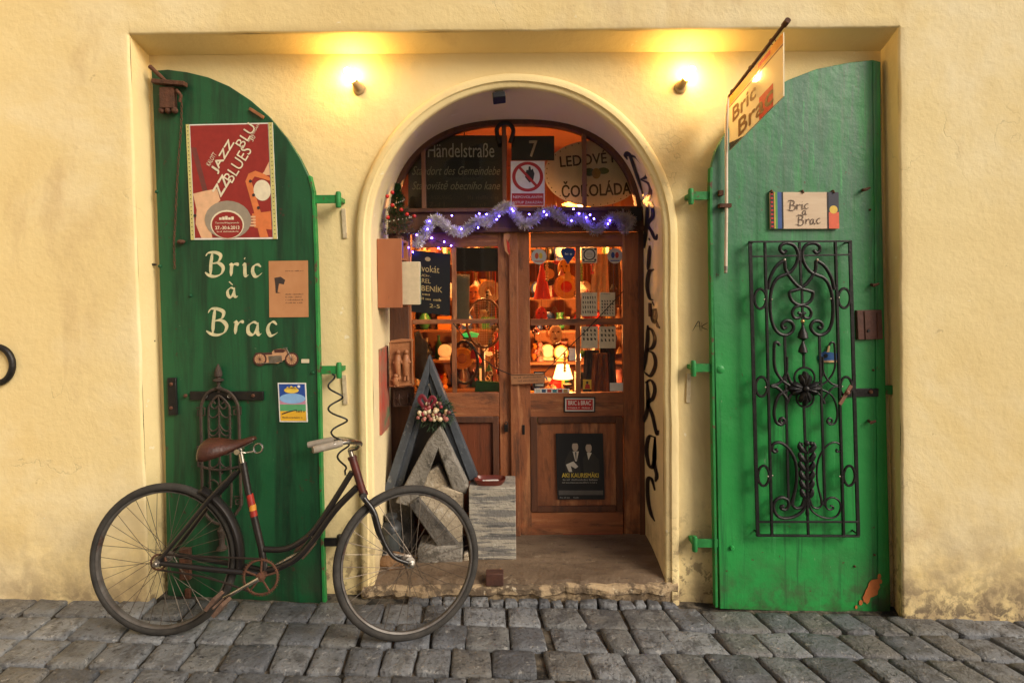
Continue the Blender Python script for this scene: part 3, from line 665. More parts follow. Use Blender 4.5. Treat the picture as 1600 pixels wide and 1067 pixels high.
# transom window
tw = empty('transom_window', (dbase.x, DY, P(808, 326, DY).z), 'arched transom window above the brown door with three wooden bars', 'window')
zb = P(808, 326, DY).z
mb = MB(); rows = []
for i in range(NA+1):
    a = math.pi*i/NA; c, s_ = -math.cos(a), math.sin(a)
    ring = [(AR+.006, Y-.02), (AR-.028, Y-.02), (AR-.03, Y+.0), (AR-.03, Y+.045), (AR+.006, Y+.045)]
    rows.append([V((back(a, r).x, y_, max(zb, back(a, r).z))) for r, y_ in ring])
strip(rows, True); mb.build('frame', DOORD, tw, smooth=50)
for x in (662, 788, 913):
    u_ = abs(P(x, 260, Y).x - AX)/(AR-.02); top = AZ + (AR-.02)*.955*(1-u_**2.6)**(1/2.6)
    mb = MB(); xx = P(x, 270, Y).x; mb.box((xx-.013, Y-.016, zb-.005), (xx+.013, Y+.014, top)); mb.build('muntin', mat('pale_worn_wood', (.22, .10, .05), (.15, .06, .03), rough=.6, scale=6, stretch=(4, 4, .5), bump=.3), tw, bevel=.003)
gp = []
for i in range(33):
    a = math.pi*i/32; q = back(a, AR-.025)
    gp.append(V((q.x, Y+.02, max(zb, q.z))))
mb = MB(); mb.prism(gp, (0, .003, 0)); mb.build('pane', GLASS, tw, smooth=0)

# ------------------------------------------------------------------ shop interior
room = empty('shop_room', (0, DY + .1, .1), 'warmly lit shop interior seen through the door panes', 'room', kind=None)
WALLI = mat('shop_wall', (.55, .27, .11), (.42, .18, .07), rough=.9, scale=3); FLOORI = mat('shop_floor', (.14, .07, .035), (.09, .045, .025), rough=.6)
mb = MB(); x0, x1, y0, y1, z0, z1 = -1.6, 1.6, DY+.09, 3.2, .1, 2.95
for q in ([(x0,y1,z0),(x1,y1,z0),(x1,y1,z1),(x0,y1,z1)], [(x0,y0,z0),(x0,y1,z0),(x0,y1,z1),(x0,y0,z1)], [(x1,y0,z0),(x1,y0,z1),(x1,y1,z1),(x1,y1,z0)], [(x0,y0,z1),(x0,y1,z1),(x1,y1,z1),(x1,y0,z1)]): mb.poly([V(p) for p in q])
mb.build('walls', WALLI, room, smooth=0)
mb = MB(); mb.poly([V(p) for p in [(x0,y0,z0),(x1,y0,z0),(x1,y1,z0),(x0,y1,z0)]]); mb.build('floor', FLOORI, room, smooth=0)
mb = MB()                                  # masonry behind the jambs closes the room to the street
for q in ([(x0,y0,z0),(x0,y0,z1),(AX-AR,y0,z1),(AX-AR,y0,z0)], [(AX+AR,y0,z0),(AX+AR,y0,z1),(x1,y0,z1),(x1,y0,z0)], [(AX-AR,y0,AZ+AR),(AX-AR,y0,z1),(AX+AR,y0,z1),(AX+AR,y0,AZ+AR)]): mb.poly([V(p) for p in q])
for i in range(NA):
    a, b = math.pi*i/NA, math.pi*(i+1)/NA
    p_, q_ = back(a, AR), back(b, AR); mb.poly([V((p_.x, y0, p_.z)), V((p_.x, y0, AZ+AR)), V((q_.x, y0, AZ+AR)), V((q_.x, y0, q_.z))])
mb.build('front_masonry', WALLI, room, smooth=0)
SHW = mat('shelf_wood', (.20, .085, .03), (.13, .05, .02), rough=.6, scale=6, stretch=(.6, 4, 4))
def shelving(x0, x1, yf, yb, zs, label):
    e = empty('shelf_unit', ((x0+x1)/2, yf, .1), label, 'shelf'); zt = zs[-1] + .35
    for x in (x0, x1): m_ = MB(); m_.box((x-.012, yf, .1), (x+.012, yb, zt)); m_.build('side_board', SHW, e, bevel=.002)
    for z in zs: m_ = MB(); m_.box((x0+.012, yf, z-.02), (x1-.012, yb, z)); m_.build('shelf_board', SHW, e, bevel=.002)
    m_ = MB(); m_.box((x0, yb, .1), (x1, yb+.01, zt)); m_.build('back_board', mat('shelf_back', (.34, .13, .05), (.24, .09, .035), rough=.8), e)
    return e
ZS = [.55, .82, 1.07, 1.33, 1.6, 1.9]
shelving(.12, .95, 1.75, 2.05, ZS, 'tall wooden shelf crowded with curios behind the right door panes')
shelving(-.85, .02, 1.95, 2.25, ZS, 'wooden shelf of curios behind the left door panes')
tb = empty('display_table', (.35, 1.25, .1), 'small dark display table heaped with trinkets inside the shop', 'table')
m_ = MB(); m_.box((.02, 1.05, .80), (.72, 1.45, .83)); m_.build('table_top', SHW, tb, bevel=.003)
for x in (.06, .68):
    for yy in (1.09, 1.41): m_ = MB(); m_.box((x-.02, yy-.02, .1), (x+.02, yy+.02, .80)); m_.build('leg', SHW, tb)
PAL = {'red': (.5, .03, .02), 'orange': (.6, .2, .03), 'cream': (.68, .55, .34), 'green': (.04, .2, .06), 'black': (.02, .02, .02), 'brass': (.6, .36, .1), 'blue': (.04, .09, .3), 'brown': (.16, .07, .03), 'pink': (.6, .22, .2), 'white': (.75, .7, .6)}
def curio(kind, colr, x, y, z, where, h):
    m_ = MB(); c = flat(PAL[colr], .35); k = random.uniform(.85, 1.15); h *= k
    if kind == 'bottle': m_.lathe((x, y, z), (0, 0, 1), [(.03, 0), (.033, .01), (.033, h*.55), (.012, h*.75), (.012, h*.95), (.015, h)], 14)
    elif kind == 'vase': m_.lathe((x, y, z), (0, 0, 1), [(.025, 0), (.05, h*.3), (.055, h*.5), (.025, h*.8), (.035, h)], 16)
    elif kind == 'jug':
        m_.lathe((x, y, z), (0, 0, 1), [(.035, 0), (.05, h*.3), (.045, h*.6), (.03, h*.8), (.036, h)], 16); m_.ring((x+.055, y, z+h*.5), (1, 0, 0), (0, 0, 1), .02, .006, 14, 6, .045)
    elif kind == 'tin box': m_.box((x-.055, y-.04, z), (x+.055, y+.04, z+h*.7)); m_.box((x-.058, y-.043, z+h*.7), (x+.058, y+.043, z+h*.85))
    elif kind == 'plate': 
        m_.lathe((x, y+.05, z+.07), (0, -1, .25), [(.005, .004), (.045, 0), (.05, .006), (.075, .016), (.077, .012)], 20, caps=False)
    elif kind == 'book':
        m_.box((x-.016, y-.06, z), (x+.016, y+.06, z+h)); m_.cur = 1; m_.box((x-.012, y-.062, z+.006), (x+.012, y-.0601, z+h-.006))
    elif kind == 'figurine':
        m_.lathe((x, y, z), (0, 0, 1), [(.03, 0), (.03, .015), (.018, .03), (.026, h*.35), (.03, h*.55), (.012, h*.7), (.01, h*.73)], 12); m_.ball((x, y, z+h*.84), h*.13, 10); m_.tube([(x-.03, y, z+h*.58), (x-.045, y-.01, z+h*.4), (x-.02, y-.03, z+h*.42)], .008, 6)
    elif kind == 'clock':
        m_.box((x-.05, y-.025, z), (x+.05, y+.025, z+.02)); m_.lathe((x, y+.025, z+.075), (0, -1, 0), [(.06, 0), (.06, .05), (.05, .052)], 20); m_.cur = 1; m_.lathe((x, y-.027, z+.075), (0, -1, 0), [(.048, 0), (.046, .002)], 20)
    o = m_.build(kind.replace(' ', '_'), [c, WHITEP], None, loc=(x, y, z), smooth=35, label='%s %s on %s' % (colr, {'jug': 'handled jug', 'plate': 'china plate', 'tin box': 'lidded tin box', 'book': 'upright book', 'clock': 'round mantel clock', 'figurine': 'small carved figurine', 'vase': 'bellied vase', 'bottle': 'slim glass bottle'}[kind], where), cat=kind, group='curios on the shop shelves')
WH = ['lowest shelf', 'second shelf from below', 'third shelf from below', 'fourth shelf from below', 'fifth shelf from below', 'top shelf']
random.seed(21)
for side, (xa, xb, yy) in (('right-hand crowded shelf unit', (.19, .9, 1.95)), ('left-hand shelf unit', (-.78, -.04, 2.15))):
    for si, z in enumerate(ZS):
        used = set()
        combos = [(k, c) for k in ('bottle', 'vase', 'jug', 'tin box', 'plate', 'book', 'figurine', 'clock') for c in PAL]; random.shuffle(combos)
        i = 0
        for rowy in (.0, -.10):
            x = xa + random.uniform(0, .04)
            while x < xb and i < len(combos):
                k, c = combos[i]; i += 1
                if c in ('white',) and random.random() < .6: continue
                curio(k, c, x, yy + rowy - random.uniform(0, .03), z, '%s of the %s' % (WH[si], 'right shelf unit' if xa > 0 else 'left shelf unit'), {'book': .17, 'tin box': .12, 'bottle': .2}.get(k, .15)); x += {'book': .04, 'plate': .12, 'tin box': .12, 'clock': .12}.get(k, .085) + random.uniform(0, .03) + (.06 if rowy else 0)
for k, c, x, yy, h in (('tin box', 'cream', .12, 1.2, .1), ('book', 'red', .30, 1.25, .14), ('vase', 'black', .40, 1.3, .13), ('tin box', 'orange', .52, 1.18, .08), ('figurine', 'cream', .63, 1.3, .15), ('jug', 'brown', .24, 1.35, .14)):
    curio(k, c, x, yy, .83, 'the display table', h)
# lit table lamp and hanging bulb
LAMPG = mat('warm_lampshade', (.8, .5, .2), emit=(1, .42, .12), estr=9)
def inner_lamp(x, y, z, e):
    t = empty('table_lamp', (x, y, z), 'lit table lamp with a glowing amber shade inside the shop', 'lamp')
    m_ = MB(); m_.lathe((x, y, z), (0, 0, 1), [(.05, 0), (.05, .012), (.012, .025), (.010, .2)], 14); m_.build('stand', flat(PAL['brass'], .3), t)
    m_ = MB(); m_.lathe((x, y, z+.17), (0, 0, 1), [(.075, 0), (.045, .10)], 20, caps=False); m_.build('lamp_shade', LAMPG, t)
    ld = bpy.data.lights.new('bulb', 'POINT'); ld.energy = e; ld.color = (1, .42, .13); ld.shadow_soft_size = .03
    lo = bpy.data.objects.new('bulb', ld); COL.objects.link(lo); lo.parent = t; lo.location = (0, -.02, .33)
inner_lamp(.375, 1.35, .83, 48)
def pendant(x, y, z, e, label):
    t = empty('pendant_lamp', (x, y, z), label, 'lamp')
    m_ = MB(); m_.tube([(x, y, z+.12), (x, y, 2.95)], .004, 6); m_.build('cord', BLACKP, t)
    m_ = MB(); m_.lathe((x, y, z+.02), (0, 0, 1), [(.16, 0), (.10, .07), (.025, .10), (.02, .13)], 20, caps=False); m_.build('lamp_shade', flat(PAL['brass'], .4), t)
    m_ = MB(); m_.ball((x, y, z+.02), .035, 12); m_.build('bulb', mat('warm_bulb', (1, .8, .5), emit=(1, .40, .11), estr=e), t)
pendant(-.35, 1.45, 2.25, 1900, 'hanging shop lamp glowing behind the left door leaf'); pendant(.55, 1.5, 2.3, 1900, 'hanging shop lamp glowing behind the right door leaf')

# ------------------------------------------------------------------ wall lamps
BULB = mat('lit_bulb', (1, .9, .6), emit=(1, .60, .17), estr=210)
def wall_lamp(x, y, dx, label):
    p = P(x, y, RY); t = empty('wall_lamp', p, label, 'lamp')
    ax = V((dx, -.62, .55)).normalized()
    m_ = MB(); m_.lathe(p + V((0, .004, 0)), (0, -1, 0), [(.034, 0), (.034, .012), (.026, .018)], 18); m_.build('wall_plate', mat('lamp_socket', (.45, .33, .16), (.35, .24, .1), rough=.6), t)
    m_ = MB(); m_.lathe(p + V((0, -.008, 0)), ax, [(.019, -.005), (.019, .045), (.016, .05)], 14); m_.build('socket', mat('lamp_socket', (.4, .3, .15)), t)
    m_ = MB(); m_.lathe(p + V((0, -.008, 0)), ax, [(.0135, .05), (.0185, .06), (.0195, .085), (.0185, .108), (.012, .120), (.003, .1235)], 16); m_.build('bulb', BULB, t)
wall_lamp(561, 139, -.33, 'bare lit bulb on the plaster between the dark green shutter and the arch')
wall_lamp(1063, 137, .33, 'bare lit bulb on the plaster between the arch and the hanging banner')
# ------------------------------------------------------------------ bicycle (local: X forward, Z up, -Y towards the street), then leaned and placed
BR_ = .357
byc = empty('bicycle', (0, 0, 0), 'old black step-through bicycle with brown leather saddle leaning by the arched doorway', 'bicycle')
BS = 331.0
def B(px, py, y=0.0): return V(((px - 256)/BS, y, (993 - py)/BS))
def wheel(cx, cz, n_sp, parent):
    w_ = bpy.data.objects.new('wheel', None); COL.objects.link(w_); w_.parent = parent; w_.location = (cx, 0, cz)
    X, Z = V((1, 0, 0)), V((0, 0, 1)); C0 = V((cx, 0, cz))
    def bl(mb, name, m): 
        me_o = mb.build(name, m, None, loc=(cx, 0, cz)); me_o.location = (0, 0, 0); me_o.parent = w_; return me_o
    mb = MB(); mb.ring(C0, X, Z, BR_-.019, .019, 64, 12); bl(mb, 'tyre', TYRE)
    mb = MB(); rows = []; n = 64; pr = [(BR_-.036, -.016), (BR_-.044, -.012), (BR_-.047, 0), (BR_-.044, .012), (BR_-.036, .016)]
    vs = []; fs = []
    for i in range(n):
        a = 2*math.pi*i/n
        for r, y in pr: vs.append(C0 + X*math.cos(a)*r + Z*math.sin(a)*r + V((0, y, 0)))
    for i in range(n):
        for k in range(4): fs.append((i*5+k, i*5+k+1, ((i+1) % n)*5+k+1, ((i+1) % n)*5+k))
    mb.add(vs, fs); bl(mb, 'rim', mat('rusty_rim', (.07, .055, .045), (.16, .15, .14), rough=.5, metal=.4, scale=10, stain=(.07, .03, .018), sscale=9, sthr=.56))
    mb = MB(); mb.lathe(C0 + V((0, -.055, 0)), (0, 1, 0), [(.008, 0), (.008, .02), (.026, .022), (.026, .027), (.016, .03), (.014, .055), (.016, .08), (.026, .083), (.026, .088), (.008, .09), (.008, .11)], 14); bl(mb, 'hub', STEEL)
    spm = mat('spoke_steel', (.2, .17, .14), (.1, .07, .05), rough=.45, metal=.8)
    for i in range(n_sp):
        a = 2*math.pi*i/n_sp; sd_ = 1 if i % 2 else -1; a2 = a + (1.25 if (i//2) % 2 else -1.25)
        p0 = C0 + X*math.cos(a2)*.024 + Z*math.sin(a2)*.024 + V((0, sd_*.031, 0)); p1 = C0 + X*math.cos(a)*(BR_-.043) + Z*math.sin(a)*(BR_-.043)
        mb = MB(); mb.tube([p0, p1], .0013, 5); bl(mb, 'spoke', spm)
    return w_
rw_ = wheel(0, BR_, 36, byc)
def bpart(name, m, mb, par=byc, bevel=0):
    o = mb.build(name, m, None, bevel=bevel); o.parent = par; return o
BBX = B(417, 894); HUB = V((0, 0, BR_))
# frame tubes
mb = MB(); mb.tube([B(417, 894), B(410, 857), B(383, 765), B(373, 722)], .0165, 12); ft = bpart('seat_tube', BIKE, mb)
mb = MB(); mb.tube([B(386, 772), B(390.6, 790)], .0172, 12); o = bpart('red_band', BIKE_RED, mb, ft); mb = MB(); mb.tube([B(391, 788), B(392.6, 797)], .0173, 12); bpart('yellow_band', BIKE_GOLD, mb, ft)
mb = MB(); mb.tube([B(393, 797), B(395, 806)], .0172, 12); bpart('red_band', BIKE_RED, mb, ft)
mb = MB(); mb.tube(smooth_path([B(414, 857), B(440, 857), B(462, 850), B(490, 828), B(518, 786), B(549, 733)], 6), .0145, 12); bpart('upper_tube', BIKE, mb)
mb = MB(); mb.tube(smooth_path([B(417, 892), B(441, 884), B(466, 870), B(491, 842), B(523, 795), B(558, 757)], 6), .0165, 12); bpart('down_tube', BIKE, mb)
mb = MB(); mb.tube([B(515, 790), B(517, 797), B(523, 797)], .007, 8); mb.tube([B(487, 833), B(491, 838), B(494, 841)], .007, 8); bpart('tube_bridge', STEEL, mb)
for s_ in (-1, 1):
    mb = MB(); mb.tube([B(366, 735, s_*.02), B(330, 776, s_*.045), V((0, s_*.058, BR_))], [.011, .0115, .010], 10); bpart('seat_stay', BIKE, mb)
    mb = MB(); mb.tube([V((0, s_*.058, BR_)), B(330, 883, s_*.05), B(385, 889, s_*.035), B(414, 893, s_*.02)], [.011, .013, .013, .013], 10); bpart('chain_stay', BIKE, mb)
mb = MB(); mb.lathe(V((0, -.085, BR_)), (0, 1, 0), [(.008, 0), (.012, .004), (.012, .016), (.018, .018), (.018, .026)], 10); mb.lathe(V((0, .06, BR_)), (0, 1, 0), [(.018, 0), (.012, .01), (.008, .02)], 10); bpart('axle_nut', STEEL, mb)
mb = MB(); n = 28; vs = []; fs = []
for i in range(n+1):
    a = rad(64 - 72*i/n); R = BR_ + .022
    for k in range(7):
        t = rad(-100 + 200*k/6); vs.append(HUB + V((math.cos(a), 0, math.sin(a)))*(R - .016 + .018*math.cos(t)) + V((0, .031*math.sin(t), 0)))
for i in range(n):
    for k in range(6): fs.append((i*7+k, i*7+k+1, (i+1)*7+k+1, (i+1)*7+k))
mb.add(vs, fs); o = bpart('mudguard', BIKE, mb); sm = o.modifiers.new('s', 'SOLIDIFY'); sm.thickness = .0015
# drive
CRK = BBX
mb = MB(); mb.lathe(CRK + V((0, -.04, 0)), (0, 1, 0), [(.012, -.015), (.022, -.012), (.022, .0), (.019, .004), (.019, .08)], 14); bpart('bottom_bracket', RUST, mb)
cr = bpy.data.objects.new('chainring', None); COL.objects.link(cr); cr.parent = byc
cy = -.048
mb = MB(); mb.ring(CRK + V((0, cy, 0)), (1, 0, 0), (0, 0, 1), .079, .0055, 44, 6)
for i in range(44):
    a = 2*math.pi*i/44; c = CRK + V((math.cos(a)*.0855, cy, math.sin(a)*.0855)); mb.obox(c, V((math.cos(a), 0, math.sin(a)))*.004, (0, .0012, 0), V((-math.sin(a), 0, math.cos(a)))*.0022)
bpart('ring', RUST, mb, cr)
for i in range(5):
    a = 2*math.pi*i/5 + .3; mb = MB(); mb.tube([CRK + V((0, cy, 0)), CRK + V((math.cos(a)*.078, cy, math.sin(a)*.078))], .005, 6); bpart('arm', RUST, mb, cr)
chm = mat('old_chain', (.05, .035, .028), (.03, .022, .018), rough=.6, metal=.6, scale=40)
mb = MB(); mb.tube([V((0, cy, BR_+.035)), CRK + V((0, cy, .083))], .005, 6); mb.tube(smooth_path([V((0, cy, BR_-.035)), V((.24, cy, BR_-.068)), CRK + V((0, cy, -.083))], 6), .005, 6); bpart('chain', chm, mb)
mb = MB(); mb.ring(V((0, cy, BR_)), (1, 0, 0), (0, 0, 1), .035, .005, 24, 6); bpart('sprocket', RUST, mb)
e = CRK + V((-.15, -.09, -.085))
mb = MB(); mb.tube([CRK + V((0, -.066, 0)), CRK + V((-.075, -.072, -.042)), e], [.012, .008, .010], 10); bpart('crank', CHROME, mb)
mb = MB(); mb.tube([CRK + V((0, .045, 0)), CRK + V((.15, .06, .085))], .009, 8); bpart('crank', CHROME, mb)
for q, s_ in ((e, -1), (CRK + V((.15, .06, .085)), 1)):
    c = q + V((0, s_*.055, 0)); t = V((-.6, 0, -.8))
    mb = MB()
    for k in (-1, 1): mb.obox(c + t*.0 + V((.8, 0, -.6))*k*.022, t*.034, (0, .042, 0), V((.8, 0, -.6))*.009)
    mb.tube([q, c + V((0, s_*.045, 0))], .006, 8); bpart('pedal', mat('pedal_rubber', (.09, .05, .035), (.15, .09, .06), rough=.8, scale=30, bump=.5), mb, bevel=.003)
# saddle: leather top, springs
sad = bpy.data.objects.new('saddle', None); COL.objects.link(sad); sad.parent = byc
prf = [(-.125, .072, .0), (-.105, .088, .012), (-.06, .082, .014), (0, .052, .006), (.05, .030, .010), (.09, .021, .022), (.115, .012, .026)]
mb = MB(); vs = []; fs = []; m_ = 11; sc0 = B(352, 690)
pp = smooth_path([V(p) for p in prf], 4)
for p in pp:
    for k in range(m_):
        t = rad(-110 + 220*k/(m_-1)); vs.append(sc0 + V((p.x, math.sin(t)*p.y, p.z + (math.cos(t)-1)*p.y*.78)))
for i in range(len(pp)-1):
    for k in range(m_-1): fs.append((i*m_+k, i*m_+k+1, (i+1)*m_+k+1, (i+1)*m_+k))
mb.add(vs, fs); mb.add(vs[:m_], [list(range(m_))]); mb.add(vs[-m_:], [list(range(m_-1, -1, -1))]); o = bpart('leather_top', LEATHER, mb, sad); sm = o.modifiers.new('s', 'SOLIDIFY'); sm.thickness = .005
for s_ in (-1, 1):
    mb = MB(); a, b = sc0 + V((-.10, s_*.05, -.06)), sc0 + V((-.10, s_*.05, -.005))
    mb.tube([a.lerp(b, i/40) + V((math.cos(i*.95)*.015, math.sin(i*.95)*.015, 0)) for i in range(41)], .0025, 5); bpart('spring', STEEL, mb, sad)
    mb = MB(); mb.tube([sc0 + V((-.1, s_*.05, -.06)), sc0 + V((0, s_*.028, -.055)), sc0 + V((.10, s_*.008, .0))], .0035, 6); bpart('rail', STEEL, mb, sad)
mb = MB(); mb.tube([B(373, 724), B(369, 708), B(367, 700)], .011, 10); mb.tube([B(366, 704, -.03), B(366, 704, .03)], .014, 10); bpart('seat_post', CHROME, mb)
mb = MB(); mb.ring(B(399, 698, -.02), (1, 0, .3), (-.3, .25, 1), .022, .0045, 24, 8); mb.tube([B(392, 703, -.02), B(378, 706, -.01), B(368, 706)], .005, 8); bpart('ring_lock', CHROME, mb)
# steering group turned towards the wall
stg = bpy.data.objects.new('steering', None); COL.objects.link(stg); stg.parent = byc
hd0, hd1 = B(549, 712), B(568, 766); ax_ = (hd0 - hd1).normalized(); hubF = V(((645-256)/BS, 0, BR_))
mb = MB(); mb.tube([hd0 + ax_*.005, hd1 - ax_*.0], [.019, .0185], 14); mb.tube([hd0 + ax_*.012, hd0 - ax_*.004], .022, 14); mb.tube([hd1 + ax_*.006, hd1 - ax_*.014], .022, 14); bpart('head_tube', mat('head_enamel', (.10, .02, .015), (.03, .015, .013), rough=.35, scale=14), mb)
TURN = Matrix.Translation(hd1) @ Matrix.Rotation(rad(22), 4, ax_) @ Matrix.Translation(-hd1)
def turned(o): o.matrix_local = TURN @ Matrix.Translation(o.location); return o
for s_ in (-1, 1):
    mb = MB(); mb.tube(smooth_path([hd1 + V((.002, s_*.03, -.02)), B(585, 795, s_*.045), B(598, 832, s_*.052), B(617, 862, s_*.055), hubF + V((0, s_*.058, 0))], 5), [.0125]*6+[.0115]*5+[.010]*5+[.009]*5, 10); turned(bpart('fork_blade', BIKE, mb))
mb = MB(); mb.tube([hd1 + V((0, -.036, -.012)), hd1 + V((0, .036, -.012))], .016, 10); turned(bpart('fork_crown', BIKE, mb))
mb = MB(); mb.lathe(hubF + V((0, -.085, 0)), (0, 1, 0), [(.007, 0), (.011, .003), (.011, .014), (.017, .016), (.017, .028)], 10); turned(bpart('axle_nut', STEEL, mb))
fw = wheel(hubF.x, BR_, 36, byc); turned(fw)
st_top = hd0 + ax_*.045
mb = MB(); mb.tube([hd0, st_top], .0115, 12); turned(bpart('stem', CHROME, mb))
for s_ in (-1, 1):
    pth = smooth_path([st_top + V((0, 0, 0)), st_top + V((.03, s_*.05, .012)), st_top + V((.03, s_*.13, .035)), st_top + V((-.03, s_*.20, .045)), st_top + V((-.10, s_*.235, .035))], 6)
    mb = MB(); mb.tube(pth, .0110, 10); turned(bpart('handlebar', CHROME, mb))
    mb = MB(); a, b = st_top + V((-.06, s_*.218, .041)), st_top + V((-.185, s_*.25, .014)); mb.tube([a, a.lerp(b, .1), a.lerp(b, .9), b], [.014, .0165, .0165, .015], 12); turned(bpart('grip', mat('old_grip', (.30, .26, .21), (.2, .165, .125), rough=.7, scale=25), mb))
COL.objects.unlink(stg); bpy.data.objects.remove(stg)
pr_ = P(257, 991, -.285); zr = gz(pr_.x) + .014; pf = P(640, 1001, -.33)
LEAN = rad(-5.0)
byc.location = (pr_.x - .02, -.29, zr - .004)
byc.rotation_euler = Euler((LEAN, -math.atan(GB)*1.0, 0))
# ------------------------------------------------------------------ posters and papers on the left shutter
def poster(name, fr, layers, label, cat, thick=.0012, group=None, base=WHITEP):
    """layers: functions drawing on (mb, k) after the paper; materials collected as they come"""
    mb = MB(); mats = [base]; sheet(mb, fr, rect(0, 0, 1, 1), thick, thick + .002)
    z = [thick]
    def ink(col, rough=.6):
        m = col if not isinstance(col, tuple) else flat(col, rough)
        if m not in mats: mats.append(m)
        mb.cur = mats.index(m); z[0] += .00025; return z[0]
    layers(mb, fr, ink)
    return mb.build(name, mats, None, smooth=0, label=label, cat=cat, group=group, loc=fr(.5, 1, 0))
R_J = (.30, .025, .02); ORG = (.72, .20, .06); PCH = (.78, .46, .26); CRM = (.80, .70, .50)
def jazz(mb, fr, ink):
    c = ink(R_J); sheet(mb, fr, rect(.045, .01, .945, .985), c)
    c = ink((.10, .06, .05)); 
    for k in range(5): sheet(mb, fr, [(.05+k*.012, .2), (.056+k*.012, .2), (.215+k*.012, .74), (.207+k*.012, .74)], c)
    c = ink(PCH); sheet(mb, fr, [(.045, .60), (.20, .575), (.33, .56), (.36, .66), (.24, .74), (.22, .86), (.25, .985), (.12, .985), (.06, .86), (.08, .74)], c)
    c = ink(PCH); sheet(mb, fr, [(.88, .42), (.945, .33), (.945, .45), (.84, .45)], c)
    c = ink(ORG); sheet(mb, fr, [(.66, .50), (.70, .435), (.78, .41), (.88, .44), (.945, .47), (.945, .5), (.86, .48), (.77, .46), (.73, .50), (.80, .70), (.90, .985), (.80, .985), (.74, .75)], c)
    c = ink(CRM); sheet(mb, fr, disc(.85, .58, .10, .09), c)
    c = ink(ORG); sheet(mb, fr, [(.72, .78), (.94, .76), (.94, .92), (.74, .90)], c); 
    c = ink(PCH); 
    for k in range(4): sheet(mb, fr, rect(.66, .80+k*.025, .76, .815+k*.025), c)
    c = ink((.33, .27, .2)); sheet(mb, fr, disc(.44, .83, .27, .165), c)
    c = ink(CRM); sheet(mb, fr, disc(.43, .87, .195, .125), c)
    c = ink(R_J); sheet(mb, fr, disc(.43, .875, .18, .115), c)
    c = ink((.05, .03, .03)); 
    for a, b in ((.72, .50), (.75, .62), (.80, .73), (.06, .79)): sheet(mb, fr, disc(a, b, .018, .014, 10), c)
    c = ink(CRM)
    text(mb, fr, 'JAZZ', .22, .245, .62, .325, c, rot=56, bold=.0018); text(mb, fr, 'BLU', .545, .065, .83, .15, c, rot=56)
    text(mb, fr, 'ZZ', .27, .49, .50, .58, c, rot=56, bold=.0018); text(mb, fr, 'BLUES', .36, .30, .80, .40, c, rot=56)
    text(mb, fr, 'KALOTT', .20, .285, .36, .325, c, rot=56); text(mb, fr, '30', .735, .115, .80, .15, c, rot=56); text(mb, fr, 'ANNIVERSARY', .66, .075, .90, .095, c, rot=56)
    text(mb, fr, 'Tornio/Haparanda', .29, .848, .57, .868, c); text(mb, fr, '27.-30.6.2013', .29, .884, .57, .912, c, bold=.0006); scrawl(mb, fr, .30, .925, .56, .937, c)
    for k in range(5): sheet(mb, fr, rect(.34+k*.035, .81-.006*(k % 3), .37+k*.035, .83), c)
    c = ink((.62, .55, .2)); sheet(mb, fr, rect(0, 0, .042, 1), c); sheet(mb, fr, rect(.955, 0, 1, 1), c)
    c = ink((.06, .05, .03))
    for k in range(28): 
        for a in (.02, .978): sheet(mb, fr, rect(a-.006, .02+k*.0345, a+.006, .028+k*.0345), c)
poster('poster', Fr.px((291, 195), (426, 192), (299, 375), off(LS, .002)), jazz, 'red jazz festival poster with guitar, drum and saxophone', 'poster')
def notice(mb, fr, ink):
    c = ink((.05, .035, .03)); sheet(mb, fr, [(.14, .30), (.30, .28), (.42, .34), (.38, .42), (.26, .40), (.22, .55), (.30, .57), (.17, .57), (.16, .42)], c)
    scrawl(mb, fr, .42, .17, .90, .19, c, 3)
    for k in range(4): scrawl(mb, fr, .42, .58+k*.05, .88-.03*(k % 2), .605+k*.05, c, 5+k)
poster('paper_notice', Fr.px((420, 408), (481, 407), (421, 496), off(LS, .002)), notice, 'brownish orange paper notice with a small dark figure, beside the painted lettering', 'notice', base=mat('brown_paper', (.52, .25, .11), (.45, .2, .08), rough=.8, scale=8))
def flyer(mb, fr, ink):
    for (a0, b0, a1, b1), c_ in (((.04, .03, .96, .45), (.02, .07, .32)), ((.04, .45, .96, .55), (.55, .25, .35)), ((.04, .55, .96, .72), (.10, .35, .15)), ((.04, .72, .96, .97), (.75, .42, .03))):
        c = ink(c_); sheet(mb, fr, rect(a0, b0, a1, b1), c)
    c = ink((.25, .45, .75)); sheet(mb, fr, disc(.5, .40, .46, .13), c)
    c = ink((.80, .55, .08)); sheet(mb, fr, disc(.48, .19, .26, .075), c); sheet(mb, fr, [(.28, .17), (.34, .09), (.40, .13), (.48, .07), (.56, .12), (.64, .09), (.7, .17)], c)
    c = ink((.75, .75, .8)); sheet(mb, fr, disc(.75, .09, .05, .035), c)
    c = ink((.03, .03, .04)); sheet(mb, fr, [(.10, .78), (.35, .72), (.62, .68), (.62, .70), (.36, .75), (.10, .81)], c); scrawl(mb, fr, .62, .68, .92, .75, c, 2); scrawl(mb, fr, .12, .86, .86, .90, c, 4)
poster('flyer', Fr.px((434, 598), (478, 598), (437, 659), off(LS, .002)), flyer, 'small blue and yellow flyer below the motorcycle picture', 'flyer')
